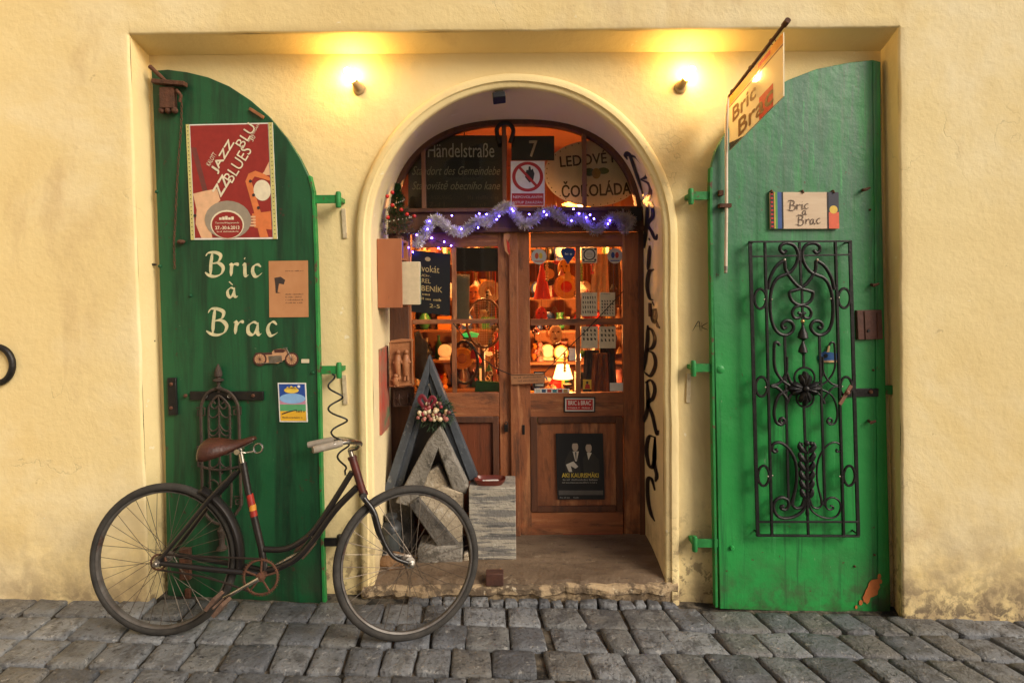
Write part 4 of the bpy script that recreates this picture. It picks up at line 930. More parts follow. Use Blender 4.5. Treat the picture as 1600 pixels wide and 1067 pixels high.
# motorcycle cut-out
fr = Fr.px((395, 543), (468, 543), (395, 572), off(LS, .003)); mb = MB(); MC = flat((.55, .30, .16), .4); mats = [MC, flat((.08, .03, .025), .4), STEEL]
def mc(k, pts, c): mb.cur = k; sheet(mb, fr, pts, c, .003)
mc(0, [(.08, .30), (.40, .28), (.46, .12), (.60, .05), (.74, .10), (.80, .38), (.70, .62), (.55, .85), (.25, .85), (.10, .60)], .003)
mc(1, [(.06, .28), (.42, .26), (.42, .36), (.10, .42)], .0045); mc(1, [(.46, .12), (.62, .06), (.72, .14), (.66, .26), (.48, .26)], .0045); mc(2, [(.34, .45), (.62, .42), (.64, .78), (.36, .8)], .0045)
for a in (.16, .84):
    mb.cur = 1; sheet(mb, fr, disc(a, .62, .145, .37), .004, .003); mb.cur = 0; sheet(mb, fr, disc(a, .62, .11, .28), .006, .002); mb.cur = 1
    for k in range(6): t = k*math.pi/6; mb.bar(fr(a-.11*math.cos(t), .62-.28*math.sin(t), .0065), fr(a+.11*math.cos(t), .62+.28*math.sin(t), .0065), .001, .001)
mb.cur = 2; mb.tube([fr(.72, .0, .006), fr(.78, .3, .006), fr(.84, .62, .006)], .0022, 6); mb.tube([fr(.66, .02, .006), fr(.76, .0, .006)], .002, 6); mb.tube([fr(.5, .8, .006), fr(.1, .86, .006)], .003, 6)
mb.build('motorcycle_cutout', mats, None, smooth=0, loc=fr(.5, 1), label='cut-out picture of an old motorcycle stuck on the dark green shutter', cat='sticker')
mb = MB(); fr = Fr.px((471, 561), (483, 561), (471, 567), off(LS, .002)); sheet(mb, fr, rect(0, 0, 1, 1), .002, .003); mb.build('caption_strip', CREAM, None, smooth=0, loc=fr(.5, 1), label='tiny cream paper strip right after the motorcycle cut-out', cat='label')

# ------------------------------------------------------------------ cast iron ornament behind the saddle
e = empty('cast_iron_panel', P(345, 862, off(LS, .02)), 'narrow rusty cast iron panel with pointed finial hung on the dark green shutter', 'ornament')
OY = off(LS, .022); CASTI = mat('rusty_cast_iron', (.035, .027, .022), (.07, .045, .03), rough=.75, metal=.2, scale=16, bump=.5, bscale=60)
def O(x, y): return P(290 + x*.3, 560 + y*.3, OY)
def ot(name, pts, r=.006, n=6, closed=False): m_ = MB(); m_.tube(smooth_path([O(*p) for p in pts], n, closed), r, 6, closed=closed); return m_.build(name, CASTI, e)
ot('outer_arch', [(86, 690), (84, 480), (80, 280), (90, 220), (120, 175), (172, 158), (225, 175), (262, 220), (276, 280), (282, 480), (290, 760)], .0085)
ot('outer_arch', [(86, 690), (92, 760), (112, 820), (172, 860), (240, 830), (275, 790), (290, 760)], .0085)
ot('inner_arch', [(128, 690), (124, 480), (120, 290), (128, 240), (172, 195), (222, 240), (230, 290), (232, 480), (240, 700)], .0065); ot('inner_arch', [(128, 690), (135, 770), (180, 825), (230, 790), (240, 700)], .0065)
ot('scroll', [(172, 200), (172, 240), (150, 262), (132, 245), (142, 225), (156, 236)], .005); ot('scroll', [(172, 240), (196, 262), (214, 245), (204, 225), (190, 236)], .005)
ot('stem', [(174, 230), (176, 430), (180, 600), (182, 820)], .006)
for yy, sgn in ((300, 1), (370, 1), (395, 1), (560, 1), (640, -1)):
    ot('leaf', [(176, yy-30*sgn), (165, yy-5*sgn), (140, yy+8*sgn), (118, yy-8*sgn)], .0045); ot('leaf', [(176, yy-30*sgn), (190, yy-5*sgn), (215, yy+8*sgn), (238, yy-8*sgn)], .0045)
ot('crossbar', [(70, 560), (172, 580), (296, 560)], .007); ot('crossbar', [(66, 455), (68, 560)], .008); ot('crossbar', [(296, 455), (298, 560)], .008)
for (cx, cy) in ((78, 276), (266, 272), (275, 738)):
    m_ = MB(); s_ = [(-22, -20), (22, -20), (22, 20), (-14, 20), (-14, -6), (8, -6), (8, 8), (-2, 8)]
    for a, b in zip(s_[:-1], s_[1:]): m_.bar(O(cx+a[0], cy+a[1]), O(cx+b[0], cy+b[1]), .005, .005, up=(0, 1, 0))
    m_.build('key_pattern', CASTI, e)
m_ = MB(); b0 = O(172, 160); sc_ = (O(172, 30) - b0).length / 130
m_.lathe(b0, (0, 0, 1), [(.014, 0), (.018, 8*sc_), (.009, 16*sc_), (.009, 38*sc_), (.028, 44*sc_), (.028, 50*sc_), (.012, 56*sc_), (.012, 62*sc_), (.020, 68*sc_), (.019, 90*sc_), (.012, 112*sc_), (.002, 132*sc_)], 12); m_.build('finial', CASTI, e)
m_ = MB(); b0 = O(190, 992); m_.lathe(b0, (0, 0, 1), [(.030, 0), (.026, 10*sc_), (.016, 22*sc_), (.016, 60*sc_), (.024, 100*sc_), (.013, 112*sc_), (.010, 140*sc_)], 12); m_.build('finial', CASTI, e)
for x in (105, 226): m_ = MB(); m_.ring(O(x, 197), (1, 0, 0), (0, 0, 1), .008, .002, 12, 5); m_.tube([O(x, 197), O(x, 197) + V((0, .03, 0))], .003, 5); m_.build('hanging_eye', STEEL, e)
mb = MB(); mb.tube([O(180, 600), O(180, 600) + V((0, .03, 0))], .008, 6); mb.tube([O(172, 170), O(172, 170) + V((0, .03, 0))], .008, 6); mb.build('mount', CASTI, e)

# ------------------------------------------------------------------ wrought iron grille on the right shutter
gy = off(RS, .05)
gr = empty('wrought_iron_grille', P(1262, 836, gy), 'black wrought iron grille with scrolls and rosette hung on the bright green shutter', 'grille')
def G1(x, y): return P(1060 + x/3.556, 360 + y/3.556, gy)
def G2(x, y): return P(1180 + x/3.681, 560 + y/3.681, gy)
def gt(name, pts, r=.0085, G=G1, n=5, m=None, closed=False):
    m_ = MB(); m_.tube(smooth_path([G(*p) for p in pts], n, closed), r, 8, closed=closed); return m_.build(name, m or IRON, gr)
def gbar(a, b, w_=.016, d=.012): m_ = MB(); m_.bar(P(*a, gy), P(*b, gy), d, w_, up=(0, 1, 0)) if abs(a[0]-b[0]) < abs(a[1]-b[1]) else m_.bar(P(*a, gy), P(*b, gy), d, w_); return m_.build('bar', IRON, gr, bevel=.001)
gbar((1172, 378), (1184, 836), .010, .018); gbar((1328, 378), (1341, 836), .010, .018); gbar((1170, 378), (1330, 377), .009, .018); gbar((1182, 836), (1342, 837), .009, .018)
gbar((1175, 401), (1328, 398), .009); gbar((1184, 815), (1341, 815), .009)
gbar((1195, 379), (1206, 836)); gbar((1305, 378), (1318, 836)); gbar((1249, 379), (1252, 452), .011); gbar((1253, 452), (1256, 575), .010); gbar((1256, 632), (1263, 836), .011)
gbar((1226, 525), (1232, 790), .011); gbar((1280, 525), (1289, 790), .011)
def mir(pts, c=lambda y: 675 + (y-100)*.028): return [(2*c(y) - x, y) for x, y in pts]
big = [(600, 112), (584, 126), (566, 112), (568, 86), (600, 71), (642, 85), (664, 128), (656, 182), (626, 228), (588, 248), (548, 268), (520, 318), (509, 400), (516, 492), (542, 556), (585, 582), (622, 571), (640, 536), (622, 506), (592, 504), (574, 524), (584, 545), (600, 536)]
x1 = [(590, 170), (598, 226), (640, 286), (682, 322), (722, 334), (747, 346), (738, 386), (710, 410), (684, 416)]
arc = [(590, 165), (545, 198), (510, 262), (497, 330)]
om = [(684, 416), (650, 426), (632, 456), (645, 486), (672, 484), (678, 464), (664, 458)]
for pts in (big, x1, arc, om): gt('scroll', pts, .0095 if pts is not om else .0085); gt('scroll', mir(pts), .0095 if pts is not om else .0085)
def mid(pts): return [(2*(287 + (y-150)*.02) - x, y) for x, y in pts]
m1 = [(G[0], G[1]) for G in ((168, 360), (152, 372), (140, 356), (156, 342), (170, 362), (150, 380), (120, 365), (108, 310), (122, 240), (150, 200), (215, 170))]
m2 = [(90, 160), (130, 170), (180, 230), (178, 260)]; m3 = [(90, 158), (140, 140), (178, 80), (180, -10)]; m4 = [(108, -60), (112, 50), (150, 120), (210, 165)]; m5 = [(140, -75), (128, -92), (112, -88), (108, -60)]; m6 = [(180, 80), (200, 130), (225, 150)]; m7 = [(180, 260), (200, 215), (225, 195)]
for pts in (m1, m2, m3, m4, m5, m6, m7): gt('scroll', pts, .0088, G2); gt('scroll', mid(pts), .0055, G2)
def low(pts): return [(2*(296 + (y-650)*.012) - x, y) for x, y in pts]
l1 = [(118, 520), (124, 532), (110, 536), (96, 520), (104, 492), (140, 482), (185, 510), (225, 575), (238, 650), (232, 740), (205, 840)]
l2 = [(165, 846), (150, 850), (150, 862), (175, 868), (192, 845), (185, 812), (150, 798), (115, 818), (106, 860), (130, 905), (180, 918), (240, 900), (280, 860), (292, 780)]
l3 = [(232, 740), (215, 830), (222, 850), (238, 860), (268, 850), (285, 800)]
for pts in (l1, l2, l3): gt('scroll', pts, .0088, G2); gt('scroll', low(pts), .0055, G2)
for c, rx, ry in (((1188, 467), 9, 15), ((1319, 466), 9, 15), ((1190, 604), 9, 15), ((1322, 604), 9, 15), ((1193, 743), 8.5, 15.5), ((1327, 743), 8.5, 15.5)):
    m_ = MB(); o_ = P(*c, gy); m_.ring(o_, (1, 0, 0), (0, 0, 1), rx/290, .0075, 24, 6, ry/290); m_.build('side_ring', IRON, gr)
BRASS = mat('brass_boss', (.62, .42, .16), (.45, .28, .1), rough=.35, metal=.8, scale=20)
for x, y in ((1226, 406), (1277, 406), (1194, 468), (1206, 468), (1298, 467), (1311, 465), (1196, 605), (1316, 604), (1200, 744), (1207, 743), (1312, 744)):
    m_ = MB(); m_.ball(P(x, y, off(gy, .006)), .0075 if y == 406 else .0045, 8); m_.build('rivet', mat('pale_rivet', (.55, .5, .42), (.4, .33, .25), rough=.4, metal=.6), gr)
m_ = MB(); m_.ball(P(1254, 502, off(gy, .004)), .011, 10); m_.build('brass_ball', BRASS, gr)
for (y0_, y1_, w_) in ((508, 530, 8), (533, 552, 7)):
    m_ = MB(); a = P(1254.5, y1_, off(gy, .004)); h = (P(1254.5, y0_, gy) - P(1254.5, y1_, gy)).length; m_.lathe(a, (0, 0, 1), [(.003, -.01), (w_/290*1.0, h*.1), (w_/290*.8, h*.45), (.009, h*.8), (.005, h)], 10); m_.build('bud', IRON, gr)
rc = P(1258, 607, off(gy, .012))
m_ = MB(); m_.ring(P(1257, 590, gy), (1, 0, 0), (0, 0, 1), .054, .006, 24, 6); m_.ring(P(1258, 622, gy), (1, 0, 0), (0, 0, 1), .046, .006, 24, 6); m_.build('rosette_ring', IRON, gr)
for k in range(4):
    for j in (-1, 0, 1):
        t = math.pi/2*k + j*.32; d = V((math.cos(t), 0, math.sin(t))); n_ = V((-math.sin(t), 0, math.cos(t))); L = .092 if j == 0 else .078
        m_ = MB(); pp = [(0.0, .007, 0), (.3, .016, -.008), (.65, .021, -.012), (.9, .016, -.004), (1, .005, .006)]
        vs = []
        for s_, hw, yy in pp: vs += [rc + d*L*s_ + n_*hw + V((0, yy+.005, 0)), rc + d*L*s_ + V((0, yy-.006, 0)), rc + d*L*s_ - n_*hw + V((0, yy+.005, 0))]
        fs = []
        for i in range(4): fs += [(i*3, i*3+1, i*3+4, i*3+3), (i*3+1, i*3+2, i*3+5, i*3+4)]
        m_.add(vs, fs); o = m_.build('petal', IRON, gr); sm = o.modifiers.new('s', 'SOLIDIFY'); sm.thickness = .004
m_ = MB(); m_.ball(rc + V((0, -.012, 0)), .017, 12); m_.build('rosette_boss', IRON, gr)
# leaf spray
for k in range(6):
    yy = 500 + k*52
    for s_ in (-1, 1):
        m_ = MB(); cx = 297; L = 50 - k*3
        pts = [G2(cx, yy+45), G2(cx+s_*L*.5, yy+28), G2(cx+s_*L*.85, yy+2), G2(cx+s_*L*.8, yy-22)]
        m_.tube(smooth_path(pts, 4), [.004+.0115*math.sin(math.pi*min(1, i/11)) for i in range(13)], 8); m_.build('leaf', IRON, gr)
m_ = MB(); m_.ball(G2(296, 487), .016, 10); m_.ball(G2(322, 488), .012, 10); m_.ball(G2(268, 492), .009, 8); m_.build('leaf_tip', IRON, gr)
m_ = MB(); a, b = G2(298, 500), G2(300, 850)
for k in range(40): m_.ball(a.lerp(b, k/39) + V((0, -.013, 0)), .0042, 6)
m_.build('bead_row', IRON, gr); m_ = MB(); m_.lathe(G2(300, 915), (0, 0, 1), [(.003, 0), (.011, .02), (.009, .04), (.003, .06)], 8); m_.build('leaf_tip', IRON, gr)
for x, y in ((1176, 379), (1328, 379), (1185, 834), (1340, 834)):
    m_ = MB(); p = P(x, y, gy); m_.tube([p, p + V((0, .06, 0))], .005, 6); m_.build('mount', IRON, gr)
# small turnbuckle and tin toy behind the grille
mb = MB(); mb.bar(P(1330, 602, off(gy, .012)), P(1312, 632, off(gy, .012)), .006, .02); mb.lathe(P(1324, 613, off(gy, .014)), (0, -1, 0), [(.012, 0), (.012, .008), (.006, .012)], 10); mb.build('turnbuckle', mat('brown_iron', (.2, .09, .05), (.13, .06, .035), rough=.6, scale=20), gr, bevel=.001)
fr = Fr.px((1278, 543), (1308, 543), (1278, 566), off(RS, .004)); mb = MB(); sheet(mb, fr, [(0, .55), (.15, .35), (.4, .25), (.8, .35), (1, .4), (.98, .85), (.1, .9), (0, .8)], .004, .006); mb.cur = 1; sheet(mb, fr, [(.42, .3), (.55, -.2), (.6, -.2), (.56, .3)], .006, .006); sheet(mb, fr, rect(.05, .86, .95, 1), .006, .006); mb.cur = 2; sheet(mb, fr, disc(.38, .55, .1, .14), .0075, .003)
mb.build('tin_toy', [flat((.03, .10, .28), .4), flat((.6, .4, .2)), BLACKP], None, smooth=0, loc=fr(.5, 1), label='small blue tin toy figure fixed behind the wrought iron grille', cat='toy')
# framed hand-lettered board
fr = Fr.px((1202, 301), (1308, 301), (1203, 358), off(RS, .006)); PLY = mat('pale_plywood', (.62, .48, .33), (.55, .40, .27), rough=.6, scale=6, stretch=(1, 4, 8))
def board(mb, fr, ink):
    for (a0, a1), c_ in (((0, .05), (.02, .02, .02)), ((.05, .07), (.5, .4, .05)), ((.07, .10), (.08, .3, .08)), ((.10, .16), (.04, .09, .28)), ((.16, .185), (.01, .01, .015)), ((.83, .85), (.01, .01, .015))):
        c = ink(c_); sheet(mb, fr, rect(a0, 0, a1, 1), c)
    c = ink((.04, .04, .06)); sheet(mb, fr, rect(.85, 0, 1, .55), c); c = ink((.72, .13, .06)); sheet(mb, fr, rect(.85, .55, 1, 1), c); c = ink((.75, .5, .08)); sheet(mb, fr, disc(.92, .48, .06, .11), c)
    c = ink((.55, .03, .03)); 
    for k in range(9): sheet(mb, fr, rect(0, .03+k*.11, .035, .08+k*.11), c)
    c = ink((.10, .06, .04)); W, H = fr.u.length, fr.v.length
    handwrite(mb, fr, 'Bric', W*.25, -H*.50, H*.27, .0045, c, adv=.9, nib=None, rise=.05, jit=.03); handwrite(mb, fr, 'à', W*.46, -H*.62, H*.22, .004, c, nib=None, rise=.05); handwrite(mb, fr, 'Brac', W*.37, -H*.90, H*.27, .0045, c, adv=.95, nib=None, rise=.05, jit=.03)
poster('lettered_board', fr, board, 'pale wooden board handwritten in thin brown letters on the bright green shutter', 'sign', thick=.012, base=PLY)
for x in (1206, 1254, 1302): m_ = MB(); p = P(x, 299, off(RS, .02)); m_.tube([p + V((0, .025, 0)), p + V((0, 0, .004)), p + V((.004, -.004, -.01))], .005, 6); m_.build('peg', RUST, shr)
# hanging banner: bent white pole clamped to the shutter edge, bar standing out over the street, printed panel below
bn = empty('hanging_banner', P(1137, 425, off(RS, .02)), 'printed banner hanging from a bar above the bright green shutter, lamp glinting on it', 'sign')
WP = mat('white_painted_tube', (.72, .62, .5), (.6, .45, .32), rough=.45, scale=14, stain=(.3, .13, .06), sscale=18, sthr=.66)
yb0 = off(RS, .03); A0 = P(1138, 152, yb0); F0 = P(1228, 36, -.52)
mb = MB(); mb.tube(smooth_path([P(1134, 425, yb0), P(1135, 330, yb0), P(1135, 210, yb0), P(1136, 172, yb0), A0, A0.lerp(F0, .06)], 4), .0085, 10); mb.build('pole', WP, bn)
mb = MB(); mb.tube([A0.lerp(F0, .02), F0], .0085, 10); mb.tube([F0.lerp(A0, .03), F0 + (F0-A0)*.03], .013, 10); mb.build('top_bar', RUST, bn)
mb = MB(); mb.obox(P(1132, 322, off(RS, .02)), (.03, 0, 0), (0, .022, 0), (0, 0, .010)); mb.build('clamp', RUST, bn)
mb = MB(); mb.obox(P(1126, 302, off(RS, .012)), (.011, 0, 0), (0, .014, 0), (0, 0, .014)); mb.build('clamp', RUST, bn)
mb = MB(); mb.tube([P(1134, 416, yb0), P(1134, 427, yb0)], [.0105, .008], 8); mb.build('end_cap', STEEL, bn)
bt, bf = A0.lerp(F0, .03) - V((0, 0, .012)), A0.lerp(F0, .97) - V((0, 0, .03))
hb = (P(1143, 222, yb0) - P(1143, 140, yb0)).length
frb = Fr(bt, bf - bt, V((0, 0, -hb*1.0))); frb.n = frb.u.cross(frb.v).normalized(); frb.n = frb.n if frb.n.x < 0 else -frb.n
def banner(mb, fr, ink):
    c = ink((.75, .30, .03)); sheet(mb, fr, rect(0, .0, 1, .16), c); c = ink((.30, .10, .03)); sheet(mb, fr, rect(0, .17, 1, .20), c)
    c = ink((.60, .02, .015)); sheet(mb, fr, rect(.60, .62, .84, 1), c); sheet(mb, fr, rect(.58, .03, .8, .1), c)
    c = ink((.03, .03, .03)); sheet(mb, fr, [(0, 1), (.3, 1), (0, .86)], c)
    c = ink((.22, .10, .03)); text(mb, fr, 'Bric', .08, .28, .54, .54, c, bold=.003); text(mb, fr, 'Brac', .20, .62, .84, .92, c, bold=.003)
o = poster('banner_panel', frb, banner, None, None, thick=.003, base=mat('glossy_banner', (.80, .66, .42), rough=.09, spec=.7))
o.parent = bn; o.location = o.location - V(bn.location)
for s_ in (.1, .45, .8):
    m_ = MB(); m_.ring(A0.lerp(F0, s_) - V((0, 0, .006)), (0, 0, 1), (1, 0, 0), .014, .002, 14, 5); m_.build('ring', RUST, bn)

# ------------------------------------------------------------------ signs behind the transom glass
TY = DY + .05
OLV = mat('dark_olive_board', (.040, .037, .026), (.055, .05, .036), rough=.5, scale=6)
def tsign(mb, fr, ink):
    c = ink((.10, .085, .06)); sheet(mb, fr, rect(.01, .02, .99, .035), c); 
    c = ink((.8, .76, .66)); text(mb, fr, 'Händelstraße', .12, .30, .86, .86, c)
poster('street_sign', Fr.px((652, 212), (792, 212), (652, 252), TY), tsign, 'old black street name plate, upper sign behind the transom glass', 'sign', thick=.003, base=OLV)
def osign(mb, fr, ink):
    c = ink((.46, .42, .28)); text(mb, fr, 'Standort des Gemeindebe', .05, .12, .96, .30, c, slant=.25); text(mb, fr, 'Stanoviště obecního kane', .05, .42, .96, .60, c, slant=.25)
    c = ink((.12, .10, .06)); text(mb, fr, 'ZULASSUNG', .12, .72, .45, .80, c); scrawl(mb, fr, .62, .72, .94, .80, c, 6); text(mb, fr, '7-11', .22, .86, .38, .96, c); scrawl(mb, fr, .66, .87, .82, .95, c, 8)
poster('notice_board', Fr.px((638, 251), (788, 251), (638, 327), TY + .006), osign, 'dark olive board with faded slanted writing behind the transom glass', 'sign', thick=.003, base=OLV)
def seven(mb, fr, ink):
    c = ink((.72, .68, .58)); text(mb, fr, '7', .42, .2, .6, .85, c, bold=.002)
poster('number_plate', Fr.px((799, 213), (866, 213), (799, 251), TY - .002), seven, 'black house number plate showing a white seven', 'sign', thick=.003, base=BLACKP)
def forbid(mb, fr, ink):
    c = ink((.45, .03, .03)); sheet(mb, fr, rect(.03, .72, .97, .985), c); 
    for i in range(40):
        a, b = 2*math.pi*i/40, 2*math.pi*(i+1)/40
        sheet(mb, fr, [(.5+.46*math.cos(a), .35+.335*math.sin(a)), (.5+.46*math.cos(b), .35+.335*math.sin(b)), (.5+.36*math.cos(b), .35+.265*math.sin(b)), (.5+.36*math.cos(a), .35+.265*math.sin(a))], c)
    c = ink((.03, .03, .03)); sheet(mb, fr, [(.42, .36), (.46, .2), (.52, .2), (.53, .12), (.58, .12), (.6, .2), (.65, .17), (.68, .24), (.7, .28), (.66, .45), (.55, .48)], c)
    c = ink((.45, .03, .03)); sheet(mb, fr, [(.2, .14), (.26, .1), (.82, .56), (.76, .60)], c)
    c = ink((.75, .72, .65)); text(mb, fr, 'NEPOVOLANÝM', .07, .76, .93, .83, c); text(mb, fr, 'VSTUP ZAKÁZÁN', .07, .88, .93, .95, c)
poster('prohibition_sign', Fr.px((798, 252), (851, 252), (798, 322), DY - .018), forbid, 'white and red no entry sign with a black hand', 'sign', thick=.002)
fr = Fr.px((850, 220), (1004, 220), (850, 323), TY + .02)
mb = MB(); mats = [mat('old_cream_enamel', (.82, .76, .60), (.72, .66, .50), rough=.5, scale=5, stain=(.2, .13, .07), sscale=7, sthr=.62), flat((.05, .045, .04)), flat((.10, .16, .06)), flat((.45, .25, .05))]
sheet(mb, fr, disc(.5, .5, .5, .5, 48), .004, .006); mb.cur = 1
text(mb, fr, 'LEDOVÉ KR', .16, .16, .84, .36, .0046, rot=5, bold=.0015); text(mb, fr, 'ČOKOLÁDA', .18, .60, .88, .84, .0046, rot=3, bold=.002)
mb.cur = 2; sheet(mb, fr, disc(.46, .48, .06, .06), .0046); sheet(mb, fr, disc(.60, .46, .06, .05), .0047); mb.cur = 3; sheet(mb, fr, disc(.53, .50, .045, .08), .0048)
mb.cur = 1
for i in range(40): a = 2*math.pi*i/40; sheet(mb, fr, disc(.5+.475*math.cos(a), .5+.475*math.sin(a), .006, .01, 6), .0046)
mb.build('oval_sign', mats, None, smooth=0, loc=fr(.5, 1), label='cream oval enamel sign advertising chocolate behind the transom glass', cat='sign')
for x in (700, 860): pass
mb = MB(); hs = [P(x, y, DY - .03) for x, y in ((781, 224), (776, 205), (781, 195), (789, 192), (797, 195), (802, 205), (797, 224))]; mb.tube(smooth_path(hs, 5), .013, 8, flat=.5); mb.build('horseshoe', IRON, None, loc=P(789, 224, DY-.03), label='iron horseshoe hung at the crown of the transom window', cat='horseshoe')
p = P(780, 147, .18); e = empty('security_lamp', p, 'small black sensor lamp under the crown of the arch', 'lamp')
mb = MB(); mb.obox(p + V((0, 0, .01)), (.022, 0, 0), (0, .02, 0), (0, 0, .03)); mb.build('bracket', mat('grey_plastic', (.2, .19, .18)), e, bevel=.004)
mb = MB(); mb.obox(p + V((0, -.025, -.03)), (.034, 0, .004), (0, .026, -.012), (-.002, .006, .016)); mb.build('lamp_body', BLACKP, e, bevel=.004)
# graffiti on the right reveal and a small tag on the wall
xg = AX + AR - .003
frg = Fr(V((xg, DY-.02, P(1003, 240, DY).z)), V((0, -.45, 0)), V((0, 0, -2.0))); frg.n = V((-1, 0, 0))
def vx(y_, z):
    h = z - AZ
    if h <= 0: return AX + AR
    f_ = math.sqrt(max(0, AR**2 - h*h)); bk = AR*max(0, 1-(h/(.955*AR))**2.6)**(1/2.6)
    ks = [(RY-.01, 0), (RY+.06, .05), (.3, .35), (.5, .75), (DY, 1), (2, 1)]; t = 0
    for (a0, t0), (a1, t1) in zip(ks[:-1], ks[1:]):
        if a0 <= y_ <= a1: t = t0 + (t1-t0)*(y_-a0)/(a1-a0)
    return AX + f_ + (bk-f_)*t
def on_reveal(px, py):
    """where photograph pixel px, py falls on the right-hand reveal / vault"""
    d = P(px, py, DY) - CAM; lo, hi = (RY - CAM.y)/d.y, (DY - .005 - CAM.y)/d.y
    for _ in range(40):
        m_ = (lo+hi)/2; q = CAM + d*m_
        if q.x > vx(q.y, q.z) - .004: hi = m_
        else: lo = m_
    return CAM + d*lo
GR = [[(994, 250), (992, 243), (998, 241), (1004, 272), (1009, 306)], [(993, 243), (1007, 246), (1018, 261), (1020, 275), (1009, 281)], [(1009, 281), (1021, 288), (1020, 303), (1008, 316), (1003, 312)],
      [(1013, 318), (1010, 350), (1006, 388)], [(1009, 320), (1018, 317), (1020, 337), (1012, 350), (1018, 362), (1024, 374), (1027, 366)], [(1014, 372), (1015, 376)], [(1015, 384), (1014, 402), (1012, 422)],
      [(1022, 421), (1014, 426), (1011, 448), (1015, 466), (1021, 469)], [(1019, 471), (1022, 478)], [(1025, 483), (1020, 486), (1019, 497), (1022, 504), (1025, 494), (1025, 482)], [(1025, 500), (1028, 510), (1033, 511), (1035, 505), (1032, 500)],
      [(1012, 508), (1011, 537), (1006, 579)], [(1010, 514), (1018, 515), (1023, 528), (1020, 542), (1010, 547)], [(1010, 547), (1021, 553), (1024, 570), (1016, 587), (1005, 580)],
      [(1011, 596), (1012, 634), (1005, 662)], [(1008, 598), (1017, 594), (1023, 606), (1020, 622), (1012, 630), (1019, 648), (1026, 678), (1029, 672)],
      [(1023, 683), (1014, 682), (1010, 702), (1013, 724), (1019, 730), (1023, 711), (1023, 682)], [(1023, 682), (1022, 722), (1026, 742), (1024, 752)], [(1023, 766), (1018, 748), (1012, 750), (1012, 778), (1017, 802), (1023, 814)]]
mb = MB()
for st in GR:
    pp = smooth_path([V((x - 15*max(0, min(1, (328-y)/85)), y, 0)) for x, y in st], 6); N = len(pp); q = []
    for i, p in enumerate(pp):
        t = pp[min(i+1, N-1)] - pp[max(i-1, 0)]; t = t.normalized() if t.length > 1e-6 else V((0, 1, 0)); s_ = i/(N-1)
        wd = (1.5 + 1.6*abs(math.sin(math.atan2(t.y, t.x) - .5)))*min(1, .4 + 3*min(s_, 1-s_)); o_ = V((-t.y, t.x, 0))*wd
        q += [on_reveal(p.x+o_.x, p.y+o_.y), on_reveal(p.x-o_.x, p.y-o_.y)]
    mb.add(q, [(2*i, 2*i+1, 2*i+3, 2*i+2) for i in range(N-1)])
mb.build('graffiti', BLACKP, fac, smooth=0)
frt = Fr.px((1082, 500), (1106, 500), (1082, 522), RY - .001); mb = MB(); W = frt.u.length
for st in ([(0, -.9), (.4, -.1), (.5, -.9)], [(.2, -.5), (.6, -.5)], [(.6, -.2), (.6, -.9)], [(1, -.2), (.6, -.55), (1, -.8)]): stroke(mb, frt, [(x*W, y*W*.8) for x, y in st], .004, .001)
mb.build('scribble', BLACKP, fac, smooth=0)
mb = MB(); mb.box((xg - .012, .42, P(1005, 492, DY).z), (xg + .006, .46, P(1005, 472, DY).z)); mb.build('bell_plate', DOORD, fac, bevel=.002)
# iron ring at the left end of the wall
e = P(-6, 570, -.012); mb = MB(); mb.tube(smooth_path([e + V((math.cos(a)*.085, 0, math.sin(a)*.095)) for a in [2*math.pi*i/24 for i in range(24)]], 2, True), .016, 10, closed=True); mb.build('wall_ring', IRON, None, loc=e, label='thick black iron ring on the yellow wall', cat='ring')
# ------------------------------------------------------------------ things standing in the doorway
XJ = AX - AR
def zs(Yp): return .112 - .012*max(0, min(1, (.45-Yp)/.2))
WOODB = mat('pinkish_box_wood', (.36, .13, .055), (.30, .10, .04), rough=.6, scale=5, stretch=(3, 3, .6), stain=(.16, .055, .025), sscale=8, sthr=.66)
zt, zb_ = P(608, 373, .30).z, P(608, 481, .30).z; xr = P(628, 430, .30).x
bx = empty('wall_box', (XJ, .30, zb_), 'open reddish wooden box shelf fixed to the left jamb, holding books', 'box')
for nm, a, b in (('front_board', (XJ+.004, .30, zb_), (xr, .315, zt)), ('top_board', (XJ, .315, zt-.016), (xr-.004, .505, zt)), ('bottom_board', (XJ, .315, zb_), (xr-.004, .505, zb_+.016)), ('rear_board', (XJ, .505, zb_), (xr, .52, zt)), ('side_board', (XJ-.004, .315, zb_+.016), (XJ+.012, .505, zt-.016)), ('middle_shelf', (XJ+.012, .316, zb_+.275), (xr-.006, .504, zb_+.287))):
    mb = MB(); mb.box(a, b); mb.build(nm, WOODB, bx, bevel=.002)
def book(a, b, cover, label, spine=None):
    e_ = empty('book', (a[0], a[1], a[2]), label, 'book', 'books in the jamb box')
    mb = MB(); mb.box(a, b); mb.build('cover', flat(cover, .5), e_, bevel=.002)
    mb = MB(); mb.box((a[0]+.006, a[1]+.004, b[2]-.003), (b[0]-.004, b[1]-.004, b[2]+.0012)); mb.build('pages', CREAM, e_)
zb2 = zb_ + .016
book((XJ+.03, .325, zb2), (xr+.095, .365, zb2+.245), (.62, .50, .32), 'large cream book jutting out of the jamb box')
book((XJ+.03, .370, zb2), (xr+.09, .41, zb2+.235), (.03, .30, .10), 'green book beside the large cream book')
book((XJ+.03, .415, zb2), (xr+.085, .45, zb2+.25), (.70, .64, .50), 'pale thick book behind the green book')
book((XJ+.03, .33, zb_+.287), (xr+.0, .36, zb_+.385), (.12, .06, .25), 'small purple book on the upper shelf of the jamb box')
